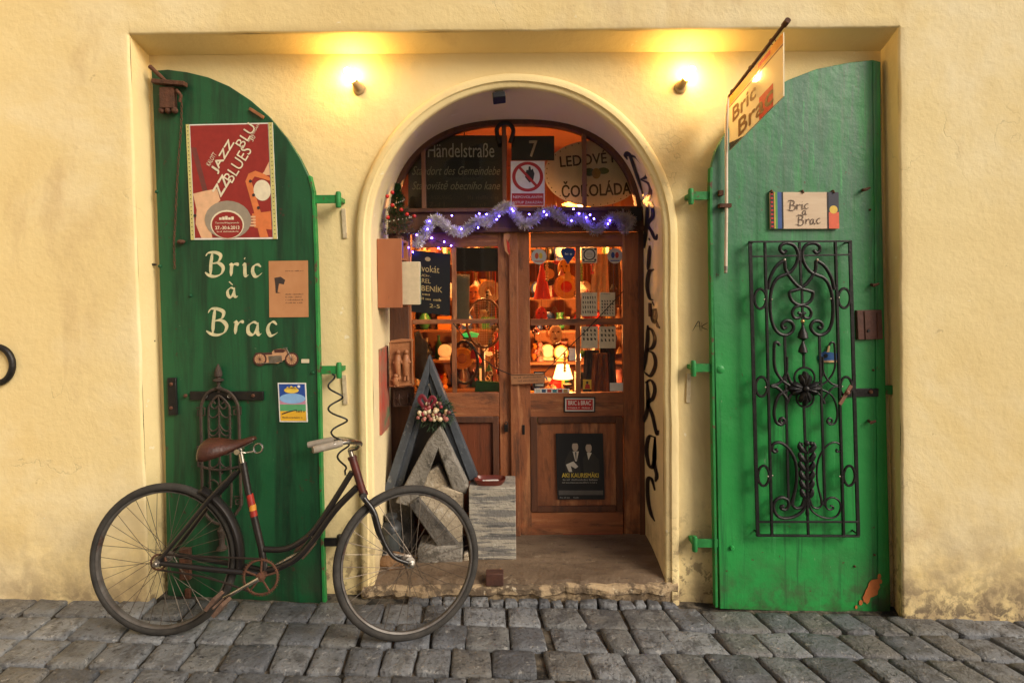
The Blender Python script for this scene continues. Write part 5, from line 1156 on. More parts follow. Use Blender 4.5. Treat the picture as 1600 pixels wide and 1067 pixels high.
# little Christmas tree
tb_ = V(((XJ+xr)/2+.035, .41, zt)); tr_ = empty('christmas_tree', tb_, 'small artificial Christmas tree with red baubles on the wooden box', 'tree')
NEED = mat('tree_needles', (.03, .10, .03), (.06, .14, .045), rough=.6, scale=40)
random.seed(3); mb = MB(); H = .33
for k in range(4200):
    h = random.random()**.8; rr_ = .125*(1-h)*(.35+.65*random.random())*(1+.25*math.sin(h*28)); t = random.uniform(0, 6.283)
    p = tb_ + V((rr_*math.cos(t)*.85, rr_*math.sin(t)*.85, .03 + h*(H-.03))); d = V((math.cos(t)+random.uniform(-.6, .6), math.sin(t)+random.uniform(-.6, .6), random.uniform(-.3, .5))).normalized()*random.uniform(.014, .026); q = d.cross(V((0, 0, 1))).normalized()*.0034
    mb.poly([p+q, p-q, p+d])
mb.build('needles', NEED, tr_, smooth=0, kind='stuff')
mb = MB(); mb.lathe(tb_, (0, 0, 1), [(.03, 0), (.03, .02), (.008, .03), (.003, H+.01)], 8); mb.build('trunk', DOORD, tr_)
for x, y in ((605, 307), (613, 301), (613, 321), (606, 340), (627, 328), (636, 335), (647, 338)):
    mb = MB(); p = P(x, y, .32 if x < 640 else .40); mb.ball(p, .0115, 12); mb.build('bauble', flat((.5, .02, .015), .2), tr_)
mb = MB()
for i in range(60): t = i/59; a = t*17; r_ = .11*(1-t)+.008; mb.ball(tb_ + V((r_*math.cos(a), r_*math.sin(a), .03+t*(H-.05))), .003, 5)
mb.build('bead_string', flat((.8, .75, .6), .3), tr_, kind='stuff')
# tinsel garland with blue lights
gp_ = [(652, 383), (662, 366), (672, 350), (684, 342), (694, 350), (706, 360), (722, 362), (736, 352), (748, 344), (760, 348), (770, 338), (782, 328), (794, 322), (806, 336), (818, 350), (832, 346), (846, 334), (862, 330), (878, 340), (892, 346), (908, 340), (918, 352), (932, 360), (944, 350), (958, 338), (970, 346), (978, 360), (986, 344), (972, 334)]
gy_ = DY - .085
path = smooth_path([P(x, y, gy_ + .012*math.sin(i*2.1)) for i, (x, y) in enumerate(gp_)], 8)
gar = empty('tinsel_garland', P(808, 345, gy_), 'silver tinsel garland with blue fairy lights draped along the door beam', 'garland')
TIN = mat('tinsel', (.74, .68, .66), (.5, .44, .42), rough=.3, metal=.35, scale=60)
mb = MB()
for i in range(len(path)-1):
    t = (path[i+1]-path[i]); 
    for k in range(46):
        p = path[i].lerp(path[i+1], random.random()); d = V((random.gauss(0, 1), random.gauss(0, 1), random.gauss(0, 1))).normalized()*random.uniform(.022, .046); q = d.orthogonal().normalized()*.0017
        mb.poly([p+q, p-q, p+d*.98-q*.6, p+d+q*.6])
mb.build('tinsel', TIN, gar, smooth=0, kind='stuff')
mb = MB(); mb.tube(path, .006, 6); mb.build('cord', TIN, gar)
BL_ = mat('blue_fairy_light', (.1, .08, 1), emit=(.10, .06, 1), estr=75)
bl_px = [(706, 337), (749, 334), (760, 335), (776, 343), (780, 338), (800, 327), (802, 330), (827, 335), (850, 331), (854, 336), (893, 345), (896, 327), (905, 334), (916, 340), (922, 336), (928, 342), (950, 350), (953, 345), (721, 358), (747, 356), (671, 346), (668, 358), (651, 367), (674, 372), (694, 378), (638, 387), (645, 394), (685, 388), (675, 372), (705, 384)]
for x, y in bl_px: mb = MB(); mb.ball(P(x, y, gy_-.03 if y < 362 else DY-.02), .0048, 8); mb.build('fairy_light', BL_, gar)
wr = smooth_path([P(x, y, DY-.018) for x, y in ((655, 378), (648, 392), (672, 375), (690, 380), (706, 386), (700, 392))], 5); mb = MB(); mb.tube(wr, .002, 5); mb.tube([path[0], wr[0]], .002, 5); mb.build('light_wire', BLACKP, gar)
# painting and carvings on the left
mb = MB(); mb.box((XJ-.002, .31, P(590, 680, .31).z), (XJ+.014, .53, P(590, 546, .31).z)); mb.build('abstract_painting', mat('abstract_paint', (.42, .06, .04), (.25, .16, .10), rough=.5, scale=9, stain=(.10, .16, .08), sscale=7, sthr=.55, ssoft=.08), None, loc=(XJ, .31, P(590, 680, .31).z), bevel=.001, label='narrow red and green abstract painting hung on the left jamb', cat='painting')
CARV = mat('carved_wood', (.40, .17, .07), (.24, .09, .035), rough=.5, scale=10, bump=.5, bscale=40)
def carving(tl, tr, bl, Yp, m, label, figs):
    fr = Fr.px(tl, tr, bl, Yp); e_ = empty('carved_relief', fr(.5, 1), label, 'carving')
    mb = MB(); sheet(mb, fr, [(.03, .02), (.5, 0), (.97, .03), (.93, .5), (1, .9), (1.05, .97), (.5, 1.0), (.0, .98), (.02, .5)], 0, .03); mb.build('board', m, e_, bevel=.004)
    mb = MB()
    for r in (0, 1): mb.tube([fr(.05, .05+.9*r, .004), fr(.95, .05+.9*r, .004)], .006, 6)
    mb.tube([fr(.05, .05, .004), fr(.05, .95, .004)], .006, 6); mb.tube([fr(.93, .05, .004), fr(.97, .93, .004)], .006, 6); mb.build('rim', m, e_)
    S = fr.v.length
    for (a, b, h) in figs:
        mb = MB(); base = fr(a, b, .006); mb.tube([base, fr(a-.02, b-h*.45, .012), fr(a, b-h*.75, .012), fr(a, b-h*.82, .012)], [S*.055, S*.075, S*.06, S*.03], 10); mb.ball(fr(a, b-h*.92, .014), S*.05, 10)
        mb.tube([fr(a-.05, b-h*.7, .012), fr(a-.16, b-h*.5, .018), fr(a-.05, b-h*.42, .024)], S*.025, 7); mb.tube([fr(a+.05, b-h*.7, .012), fr(a+.16, b-h*.48, .018)], S*.025, 7)
        for s_ in (-1, 1): mb.tube([base + fr.u*.05*s_, fr(a+.07*s_, b+h*.2, .01)], S*.028, 7)
        mb.build('figure', m, e_)
carving((608, 531), (646, 528), (608, 607), .47, CARV, 'carved wooden relief of two figures hung above the dark carving', [(.38, .72, .5), (.72, .75, .52), (.3, .93, .2)])
carving((614, 606), (648, 604), (614, 636), .53, mat('dark_carved_wood', (.07, .032, .018), (.04, .02, .012), rough=.5, scale=10, bump=.5), 'small dark carved panel below the two-figure relief', [(.3, .8, .5), (.7, .8, .5)])
# triangular frame, wreath
BLUEW = mat('blue_grey_painted_wood', (.075, .085, .10), (.045, .05, .058), rough=.5, scale=6, bump=.5, bscale=40, stain=(.20, .20, .19), sscale=11, sthr=.6, ssoft=.06)
tf = empty('triangular_frame', P(672, 762, .44), 'dark blue-grey wooden gable frame leaning in the doorway', 'frame')
def pr(name, px, Yp, th, m, par, bevel=.004): mb = MB(); mb.prism([P(x, y, Yp) for x, y in px], (0, th, 0)); return mb.build(name, m, par, bevel=bevel)
pr('left_leg', [(670, 555), (598, 770), (616, 764), (671, 582)], .435, .07, BLUEW, tf); pr('left_inner_strip', [(671, 582), (616, 764), (630, 757), (671, 606)], .455, .05, BLUEW, tf)
pr('right_leg', [(670, 555), (671, 582), (734, 752), (746, 745)], .435, .07, BLUEW, tf); pr('right_inner_strip', [(671, 582), (671, 606), (726, 755), (734, 752)], .455, .05, BLUEW, tf)
pr('back_board', [(671, 600), (628, 757), (726, 757)], .505, .012, mat('near_black_board', (.03, .024, .02), (.045, .035, .028)), tf, 0)  # near-black board closing the inside of the gable frame
mb = MB(); p = P(671, 600, .45); mb.lathe(p, (0, -1, 0), [(.004, 0), (.004, .014), (.007, .016), (.007, .019)], 8); mb.build('nail', STEEL, tf)
wc = P(680, 645, .405); wrh = empty('wreath', wc, 'small wreath of baubles, cones and ribbon on the gable frame', 'wreath'); random.seed(11)
mb = MB()
for k in range(420):
    a = random.uniform(0, 6.283); r_ = random.uniform(.03, .10); p = wc + V((math.cos(a)*r_*1.1, random.uniform(-.012, .02), math.sin(a)*r_*.9)); d = V((math.cos(a)*1.0+random.gauss(0, .5), random.gauss(-.3, .4), math.sin(a)+random.gauss(0, .5))).normalized()*.035; q = d.orthogonal().normalized()*.0035
    mb.poly([p+q, p-q, p+d])
mb.build('greenery', mat('wreath_green', (.018, .04, .018), (.03, .06, .02), rough=.6, scale=30), wrh, smooth=0, kind='stuff')
for k in range(52):
    a = random.uniform(0, 6.283); r_ = random.uniform(.0, .095); c_ = random.choice([(.28, .03, .04), (.55, .38, .2), (.35, .12, .10), (.62, .5, .32), (.15, .05, .04)])
    mb = MB(); mb.ball(wc + V((math.cos(a)*r_*1.05, -.028 - random.uniform(0, .018), math.sin(a)*r_*.8)), random.uniform(.009, .016), 9); mb.build('berry', flat(c_, .35), wrh)
for pts in (((662, 636), (655, 625), (660, 618), (668, 630)), ((668, 630), (675, 620), (680, 626), (672, 638))): mb = MB(); mb.tube(smooth_path([P(x, y, .37) for x, y in pts], 5), .011, 6, flat=.35); mb.build('ribbon', flat((.16, .01, .02), .5), wrh)
mb = MB(); mb.tube([P(671, 600, .44), P(676, 628, .42)], .0012, 5); mb.build('wire', STEEL, wrh)
# carved stone fragments
ST1 = layered('old_grey_stone', (.26, .235, .20), (.18, .16, .13), [((.08, .07, .055), 6, .50, .08, .85, None, None), ((.42, .38, .32), 22, .60, .04, .7, None, None), ((.05, .045, .04), 45, .60, .04, .8, None, None)], rough=.9, bump=1.0, bscale=50, big=5, bump2=1.5)
ST2 = layered('pale_limestone', (.46, .38, .27), (.36, .29, .20), [((.17, .13, .09), 6, .53, .08, .8, None, None), ((.58, .52, .42), 18, .60, .05, .6, None, None), ((.08, .065, .05), 40, .62, .04, .8, None, None)], rough=.9, bump=1.0, bscale=50, big=5, bump2=1.5)
ST3 = layered('dark_stone', (.12, .105, .088), (.075, .066, .056), [((.22, .20, .17), 20, .60, .05, .6, None, None), ((.03, .027, .024), 8, .52, .1, .8, None, None)], rough=.9, bump=1.0, bscale=50, big=6, bump2=1.2)
def thing1(name, px, Yp, th, m, label, cat='stone', bevel=.008, dy=0): 
    mb = MB(); q = [P(x, y, Yp) for x, y in px]; mb.prism(q, (0, th, 0)); lo = min(q, key=lambda v: v.z); return mb.build(name, m, None, bevel=bevel, loc=lo, label=label, cat=cat)
thing1('gable_stone', [(687, 666), (668, 689), (640, 742), (617, 786), (640, 792), (656, 774), (684, 702), (706, 764), (728, 773), (732, 760)], .375, .075, ST1, 'grey carved stone gable fragment shaped like a letter A')
thing1('plaster_lump', [(668, 738), (684, 728), (702, 762), (690, 776), (655, 779)], .41, .09, ST2, 'pale rough lump between the legs of the stone gable')
thing1('stone_slab', [(652, 779), (690, 760), (724, 770), (722, 857), (704, 862)], .372, .085, ST2, 'pale broken stone slab tilted behind the front wheel')
thing1('slab_side_face', [(638, 789), (653, 777), (722, 856), (702, 868), (690, 864)], .335, .034, ST3, 'dark side face of the pale slab, built as a separate diagonal piece')  # side face of the slab as its own piece, darkened in the colour
thing1('stone_block', [(652, 856), (722, 853), (722, 886), (652, 884)], .315, .19, ST1, 'flat grey stone block on the doorstep beneath the diagonal slab face')
thing1('stone_chip', [(724, 866), (731, 864), (733, 882), (724, 883)], .33, .05, ST2, 'small pale stone chip squeezed beside the striped marble block', bevel=.004)
thing1('backing_stone', [(606, 770), (640, 770), (650, 868), (612, 868)], .47, .08, ST3, 'upright dark stone in the corner behind the old lantern')
# rock, lantern
mb = MB(); rc_ = P(616, 877, .29); n = 14
for i in range(9):
    a = math.pi*i/8
    for k in range(n):
        b = 2*math.pi*k/n; d = V((math.sin(a)*math.cos(b)*.082, math.sin(a)*math.sin(b)*.06, math.cos(a)*.05)); d *= 1 + .35*noise.noise(d*22 + V((4, 0, 0))); mb.v.append(rc_ + d)
for i in range(8):
    for k in range(n): mb.f.append([i*n+k, (i+1)*n+k, (i+1)*n+(k+1) % n, i*n+(k+1) % n]); mb.mi.append(0)
mb.build('rock', mat('ochre_rock', (.30, .17, .08), (.16, .09, .05), rough=.9, scale=12, bump=1, bscale=50, stain=(.05, .035, .025), sscale=10, sthr=.55), None, smooth=30, loc=rc_ - V((0, 0, .05)), label='rough ochre rock on the doorstep in front of the lantern', cat='rock')
lb = P(612, 868, .37); LAN = mat('lantern_metal', (.035, .04, .045), (.06, .06, .06), rough=.45, metal=.4, scale=14, stain=(.09, .05, .03), sscale=14, sthr=.64)
la = empty('lantern', lb, 'old dark metal storm lantern standing by the left jamb', 'lantern')
mb = MB(); mb.lathe(lb, (0, 0, 1), [(.068, -.02), (.072, .0), (.068, .03), (.04, .045)], 20); mb.build('tank', LAN, la)
mb = MB(); mb.lathe(lb, (0, 0, 1), [(.05, .04), (.056, .06), (.056, .15), (.05, .16)], 20, caps=False); mb.build('glass_globe', mat('sooty_glass', (.05, .055, .055), rough=.15), la)
mb = MB(); mb.lathe(lb, (0, 0, 1), [(.064, .155), (.064, .175), (.045, .20), (.028, .205), (.028, .222), (.036, .228), (.034, .245), (.012, .25)], 20); mb.build('cap', LAN, la)
for s_ in (-1, 1): mb = MB(); mb.tube([lb + V((s_*.066, 0, .02)), lb + V((s_*.064, 0, .17))], .005, 6); mb.build('side_rod', LAN, la)
# striped marble block with dish
def marble(): return layered('striped_marble', (.40, .36, .29), (.30, .265, .21), [((.13, .125, .12), 5, .47, .07, .85, None, (.5, .5, 5)), ((.06, .06, .062), 7, .56, .05, .9, None, (.4, .4, 5.5)), ((.5, .47, .4), 30, .62, .04, .6, None, None), ((.08, .075, .07), 45, .62, .03, .7, None, None)], rough=.65, bump=.6, bscale=40, big=3, stretch=(.5, .5, 4))
x0_, x1_ = P(733, 820, .34).x, P(806, 820, .34).x; zt_ = P(770, 762, .34).z
mb = MB(); mb.box((x0_, .34, zs(.34)-.006), (x1_, .56, zt_)); mb.build('marble_block', marble(), None, bevel=.004, loc=((x0_+x1_)/2, .45, zs(.34)), label='grey striped marble block standing on the doorstep before the door', cat='block')
dc = V(((x0_+x1_)/2 - .015, .42, zt_)); mb = MB(); n = 28; vs = []; fs = []
prof_ = [(.80, .0), (.96, .018), (1.02, .032), (.97, .033), (.90, .018), (.74, .006), (0.001, .006)]
for r_, h in prof_:
    for k in range(n):
        a = 2*math.pi*k/n; c, s_ = math.cos(a), math.sin(a); e_ = .55; vs.append(dc + V((math.copysign(abs(c)**e_, c)*.092*r_, math.copysign(abs(s_)**e_, s_)*.058*r_, h)))
for i in range(len(prof_)-1):
    for k in range(n): fs.append((i*n+k, i*n+(k+1) % n, (i+1)*n+(k+1) % n, (i+1)*n+k))
mb.add(vs, fs); mb.add(vs[:n], [list(range(n))]); mb.build('dish', mat('red_glazed_dish', (.16, .03, .018), (.10, .022, .014), rough=.3, scale=20), None, loc=dc, smooth=50, label='red-brown oblong dish on top of the marble block', cat='dish')
mb = MB(); fr = Fr(dc + V((-.045, .02, .012)), V((.085, 0, 0)), V((.004, -.04, .0))); fr.n = V((0, 0, 1)); sheet(mb, fr, rect(0, 0, 1, 1), .003, .002); sheet(mb, fr, [(.2, .2), (1.1, .1), (1.15, .8), (.25, .95)], .0065, .002); mb.build('paper_slip', WHITEP, None, smooth=0, loc=dc + V((0, 0, .012)), label='white paper slips lying in the red-brown dish', cat='paper')
p = P(773, 902, .135); mb = MB(); mb.obox(p, (.048, 0, 0), (0, .03, 0), (0, 0, .034)); mb.build('iron_box', mat('rusty_red_iron', (.085, .032, .02), (.05, .022, .016), rough=.6, scale=16, bump=.4), None, loc=p - V((0, 0, .034)), bevel=.004, label='small rusty red iron box set into the front of the doorstep', cat='box')
# ------------------------------------------------------------------ on and in the door panes
py_ = DY + .017
def advokat(mb, fr, ink):
    c = ink((.50, .36, .14)); 
    for s_, b0, b1, a0, a1 in (('Advokát', .22, .33, .02, .72), ('JUDr.', .37, .42, .15, .5), ('KAREL', .44, .51, .08, .5), ('ABENÍK', .53, .64, .12, .80), ('2-5', .84, .90, .48, .74)): text(mb, fr, s_, a0, b0, a1, b1, c)
    scrawl(mb, fr, .12, .67, .5, .71, c, 2); scrawl(mb, fr, .04, .745, .8, .785, c, 3)
    sheet(mb, fr, disc(.42, .12, .07, .035), c)
poster('lawyer_sign', Fr.px((643, 391), (704, 397), (642, 487), py_), advokat, 'black sign with gilt lettering in the left door pane', 'sign', thick=.003, base=BLACKP)
thing1('blind', [(713, 387), (780, 387), (780, 424), (713, 424)], DY+.028, .004, mat('grey_blind', (.11, .085, .075), (.09, .07, .06), rough=.9), 'short grey blind across the top of the left leaf window', 'blind', 0)
thing1('paper_sheet', [(713, 428), (734, 429), (733, 502), (713, 502)], DY+.03, .002, flat((.45, .36, .25)), 'plain tall paper sheet standing behind the left leaf glass', 'paper', 0)
thing1('cardboard_piece', [(648, 520), (655, 516), (660, 528), (668, 534), (668, 598), (648, 590)], DY+.03, .004, flat((.30, .19, .12)), 'torn cardboard behind the lower left pane', 'cardboard', 0)
rk = empty('tennis_racket', P(757, 614, DY+.12), 'old wooden tennis racket hanging behind the left leaf glass', 'racket'); RW_ = flat((.20, .09, .04), .4)
rcn = P(757, 505, DY+.12); mb = MB(); mb.ring(rcn, (1, 0, 0), (0, 0, 1), 27/235, .008, 32, 8, 37/235); mb.build('hoop', RW_, rk)
mb = MB(); mb.tube([P(748, 536, DY+.12), P(755, 552, DY+.12), P(766, 536, DY+.12)], .006, 6); mb.tube([P(755, 548, DY+.12), P(756, 614, DY+.12)], [.011, .014], 8); mb.build('handle', RW_, rk)
mb = MB()
for k in range(-9, 10):
    u = k/10; hx, hz = 27/235, 37/235; w_ = math.sqrt(1-u*u)
    mb.tube([rcn + V((hx*u, 0, -hz*w_)), rcn + V((hx*u, 0, hz*w_))], .0009, 4); mb.tube([rcn + V((-hx*w_, .001, hz*u)), rcn + V((hx*w_, .001, hz*u))], .0009, 4)
mb.build('strings', flat((.55, .45, .3)), rk)
mb = MB(); oc = P(726, 566, DY+.14); mb.ring(oc, (1, 0, 0), (0, 0, 1), 20/232, .010, 30, 8, 32/232); mb.build('hoop_frame', flat((.05, .025, .015), .4), None, loc=oc - V((0, 0, .14)), label='dark oval hoop beside the tennis racket', cat='hoop')
thing1('green_book', [(744, 595), (783, 598), (783, 616), (741, 616)], DY+.07, .03, flat((.03, .16, .05), .4), 'dark green book lying behind the left leaf lower pane', 'book', .002)
thing1('green_lamp_glass', [(722, 522), (736, 519), (748, 522), (746, 527), (724, 527)], DY+.2, .05, mat('green_glow', (.05, .6, .12), emit=(.05, .8, .15), estr=.6), 'small glowing green glass behind the left leaf glass', 'lamp', .004)
thing1('wooden_easel', [(766, 560), (772, 558), (780, 606), (774, 608)], DY+.2, .02, flat((.45, .18, .06)), 'slanting wooden stick leaning right of the racket handle', 'stick', .002)
mb = MB(); q = [P(x, y, DY-.03) for x, y in ((787, 366), (794, 363), (798, 368), (794, 376), (797, 388), (795, 399), (789, 392), (787, 378))]; mb.prism(q, (0, .004, 0)); mb.cur = 1; mb.prism([P(x, y, DY-.031) for x, y in ((791, 374), (796, 380), (797, 400), (793, 392))], (0, .003, 0)); mb.build('ribbon', [flat((.55, .25, .10)), flat((.5, .04, .02))], None, smooth=0, loc=P(792, 399, DY-.03), label='orange and red ribbon hung on the door meeting post', cat='ribbon')
# right leaf stickers
def dsc(fr, ink, mb, col, ra, rb, a=.5, b=.5): c = ink(col); sheet(mb, fr, disc(a, b, ra, rb, 28), c)
def round_sticker(px, label, cols):
    fr = Fr.px((px[0]-12, px[1]-12), (px[0]+12, px[1]-12), (px[0]-12, px[1]+12), py_); mb = MB(); mats = [flat(c) for c in cols]
    sheet(mb, fr, disc(.5, .5, .5, .5, 28), .0015, .002); mb.cur = 1; sheet(mb, fr, disc(.36, .45, .12, .2), .0018); sheet(mb, fr, [(.2, .78), (.8, .78), (.8, .84), (.2, .84)], .0018); mb.cur = 2; sheet(mb, fr, disc(.62, .45, .12, .2), .002); mb.build('sticker', mats, None, smooth=0, loc=fr(.5, 1), label=label, cat='sticker')
round_sticker((842, 401), 'round pale sticker with red and yellow ovals on the door glass', [(.45, .45, .40), (.45, .08, .03), (.6, .42, .04)])
round_sticker((961, 400), 'round pale sticker with blue and red mark on the door glass', [(.5, .46, .38), (.03, .07, .25), (.45, .05, .03)])
fr = Fr.px((876, 387), (899, 387), (876, 413), py_); mb = MB(); sheet(mb, fr, [(.5, 1), (.1, .5), (0, .25), (.12, .05), (.5, 0), (.88, .05), (1, .25), (.9, .5)], .0015, .002); mb.cur = 1; scrawl(mb, fr, .22, .30, .78, .44, .0018); mb.build('sticker', [flat((.02, .05, .18)), WHITEP], None, smooth=0, loc=fr(.5, 1), label='dark blue drop-shaped sticker on the door glass', cat='sticker')
def ringst(mb, fr, ink):
    c = ink((.05, .045, .04)); sheet(mb, fr, disc(.5, .45, .40, .38, 28), c); sheet(mb, fr, rect(.1, .88, .9, .95), c)
    for a, b in ((.12, .1), (.88, .1), (.12, .8), (.88, .8)): sheet(mb, fr, disc(a, b, .08, .08, 8), c)
    c = ink((.6, .55, .42)); sheet(mb, fr, disc(.5, .45, .31, .30, 28), c); c = ink((.2, .17, .13))
    for k in range(4): sheet(mb, fr, rect(.3, .3+k*.09, .7, .33+k*.09), c)
poster('sticker', Fr.px((909, 387), (933, 387), (909, 411), py_), ringst, 'square cream sticker with a black ring on the door glass', 'sticker', thick=.001, base=CREAM)
def dots(n, m_, seed, box=(.06, .12, .94, .92)):
    def f(mb, fr, ink):
        r = random.Random(seed); c = ink((.06, .05, .04))
        for i in range(n):
            for j in range(m_):
                a = box[0] + (box[2]-box[0])*(i+.5)/n; b = box[1] + (box[3]-box[1])*(j+.5)/m_; da, db = .36*(box[2]-box[0])/n, .32*(box[3]-box[1])/m_
                sheet(mb, fr, [(a-da*r.uniform(.4, 1), b-db), (a+da*r.uniform(.2, 1), b-db*r.uniform(.5, 1)), (a+da*r.uniform(.3, 1), b+db), (a-da*r.uniform(.1, .8), b+db*r.uniform(.5, 1))], c)
        scrawl(mb, fr, .1, .04, .7, .075, c, seed)
    return f
poster('print_sheet', Fr.px((908, 457), (933, 457), (908, 494), py_), dots(6, 4, 1), 'printed sheet with rows of dark letters on the upper right pane', 'paper', thick=.001, base=CREAM)
poster('print_sheet', Fr.px((937, 457), (961, 457), (937, 494), py_), dots(5, 5, 2, (.08, .3, .94, .95)), 'printed sheet with a dark banner picture on the upper right pane', 'paper', thick=.001, base=CREAM)
poster('print_sheet', Fr.px((908, 510), (934, 510), (908, 544), py_), dots(4, 3, 3, (.06, .08, .94, .68)), 'printed sheet with four columns of dark shapes on the lower right pane', 'paper', thick=.001, base=CREAM)
poster('print_sheet', Fr.px((936, 510), (962, 510), (936, 544), py_), dots(4, 3, 4, (.06, .08, .94, .74)), 'printed sheet with small star shapes on the lower right pane', 'paper', thick=.001, base=CREAM)
def small(mb, fr, ink): c = ink((.45, .04, .02)); sheet(mb, fr, [(.2, .95), (.3, .5), (.5, .4), (.8, .55), (.85, .95)], c); c = ink((.04, .03, .03)); sheet(mb, fr, disc(.5, .3, .15, .15), c)
poster('sticker', Fr.px((911, 593), (924, 593), (911, 608), py_), small, 'tiny yellow and red sticker at the foot of the right pane', 'sticker', thick=.001, base=flat((.65, .42, .05)))
poster('paper_card', Fr.px((953, 598), (974, 598), (953, 611), py_), lambda mb, fr, ink: None, 'blank white card in the lower corner of the right pane', 'card', thick=.001)
def opened(mb, fr, ink): c = ink((.55, .5, .4)); sheet(mb, fr, rect(.1, .08, .9, .92), c); c = ink((.03, .03, .03)); scrawl(mb, fr, .18, .14, .82, .32, c); sheet(mb, fr, rect(.15, .45, .85, .8), c)
poster('framed_card', Fr.px((834, 580), (851, 580), (834, 605), py_), opened, 'small black framed card behind the hanging wooden plaque', 'card', thick=.002, base=BLACKP)
def strp(mb, fr, ink):
    for k, c_ in enumerate(((.5, .5, .45), (.03, .08, .15), (.4, .05, .03), (.05, .2, .25), (.35, .04, .03), (.5, .3, .1))): c = ink(c_); sheet(mb, fr, rect(.05+k*.155, .15, .17+k*.155, .85), c)
poster('colour_strip', Fr.px((835, 607), (890, 607), (835, 614), py_), strp, 'narrow strip of small coloured pictures along the pane foot', 'sticker', thick=.001)
def plq(mb, fr, ink):
    c = ink((.6, .56, .5)); sheet(mb, fr, rect(.04, .08, .96, .92), c); c = ink((.42, .02, .02)); sheet(mb, fr, rect(.08, .16, .92, .84), c); c = ink((.75, .7, .62)); text(mb, fr, 'BRIC à BRAC', .14, .24, .86, .52, c, bold=.0004); text(mb, fr, 'TÝNSKÁ 7   PRAHA 1', .12, .62, .88, .76, c)
poster('enamel_plaque', Fr.px((881, 620), (930, 620), (881, 644), DY-.004), plq, 'red enamel plaque with white letters on the right door rail', 'sign', thick=.004, base=BLACKP)
def film(mb, fr, ink):
    c = ink((.03, .028, .025)); sheet(mb, fr, [(.18, .42), (.30, .26), (.46, .26), (.50, .5), (.52, .7), (.2, .7)], c); sheet(mb, fr, [(.58, .7), (.56, .38), (.66, .30), (.78, .30), (.9, .4), (.92, .7)], c)
    c = ink((.42, .33, .25)); sheet(mb, fr, disc(.405, .20, .065, .07), c); sheet(mb, fr, disc(.69, .22, .065, .07), c)
    c = ink((.60, .55, .46)); sheet(mb, fr, [(.35, .27), (.48, .27), (.43, .42), (.40, .42)], c); sheet(mb, fr, [(.65, .29), (.75, .29), (.68, .40)], c); sheet(mb, fr, [(.2, .47), (.36, .42), (.46, .50), (.40, .53), (.30, .49), (.33, .58), (.26, .58)], c)
    c = ink((.02, .018, .016)); sheet(mb, fr, [(.40, .28), (.43, .28), (.425, .40), (.41, .40)], c); sheet(mb, fr, [(.335, .17), (.35, .12), (.44, .115), (.475, .17), (.46, .15), (.36, .15)], c); sheet(mb, fr, [(.63, .19), (.65, .14), (.73, .14), (.755, .19), (.74, .165), (.65, .165)], c)
    c = ink((.62, .46, .06)); text(mb, fr, 'AKI KAURISMÄKI', .11, .585, .88, .665, c, bold=.0006)
    c = ink((.34, .32, .28)); scrawl(mb, fr, .11, .685, .88, .712, c, 1); scrawl(mb, fr, .11, .73, .86, .752, c, 2); scrawl(mb, fr, .05, .958, .28, .978, c, 3); scrawl(mb, fr, .34, .958, .46, .978, c, 4)
    c = ink((.10, .09, .08)); sheet(mb, fr, rect(.03, .86, .97, .93), c)
poster('film_poster', Fr.px((868, 677), (942, 677), (871, 780), DY-.002), film, 'black film poster of two men in suits on the right door panel', 'poster', thick=.0012, base=BLACKP)
fr = Fr.px((798, 585), (850, 583), (799, 600), DY-.034); mb = MB(); sheet(mb, fr, rect(0, 0, 1, 1), .008, .012); mb.cur = 1; scrawl(mb, fr, .06, .22, .94, .42, .0084, 1); scrawl(mb, fr, .2, .58, .8, .78, .0084, 2); mb.build('wooden_plaque', [flat((.36, .16, .07)), flat((.1, .05, .03))], None, smooth=0, loc=fr(.5, 1), label='small wooden plaque with writing hung on a chain across the doors', cat='sign')
mb = MB(); mb.tube(smooth_path([P(708, 505, DY-.012), P(740, 545, DY-.03), P(770, 572, DY-.036), P(800, 586, DY-.04)], 6), .003, 6); mb.tube(smooth_path([P(848, 585, DY-.04), P(880, 552, DY-.03), P(920, 512, DY-.02), P(974, 455, DY-.006)], 6), .003, 6); mb.tube([P(800, 586, DY-.04), P(848, 585, DY-.04)], .003, 6); mb.build('chain', IRON, None, loc=P(824, 586, DY-.04), label='thin dark chain slung across both door leaves', cat='chain')
# coiled cable from hinge to bicycle
mb = MB(); pts = []
ca, cb = P(522, 584, .06), P(543, 742, -.21)
for i in range(80):
    t = i/79; a = t*math.pi*2*4.2; amp = .045*math.sin(math.pi*min(1, max(0, t*1.05)))**.5 if 0 < t < 1 else 0
    pts.append(ca.lerp(cb, t) + V((math.cos(a)*amp - .01, math.sin(a)*amp*.6, 0)))
mb.tube(pts, .0048, 7); mb.build('cable_lock', BLACKP, None, loc=ca, label='black coiled cable lock tying the bicycle to the shutter hinge', cat='lock')
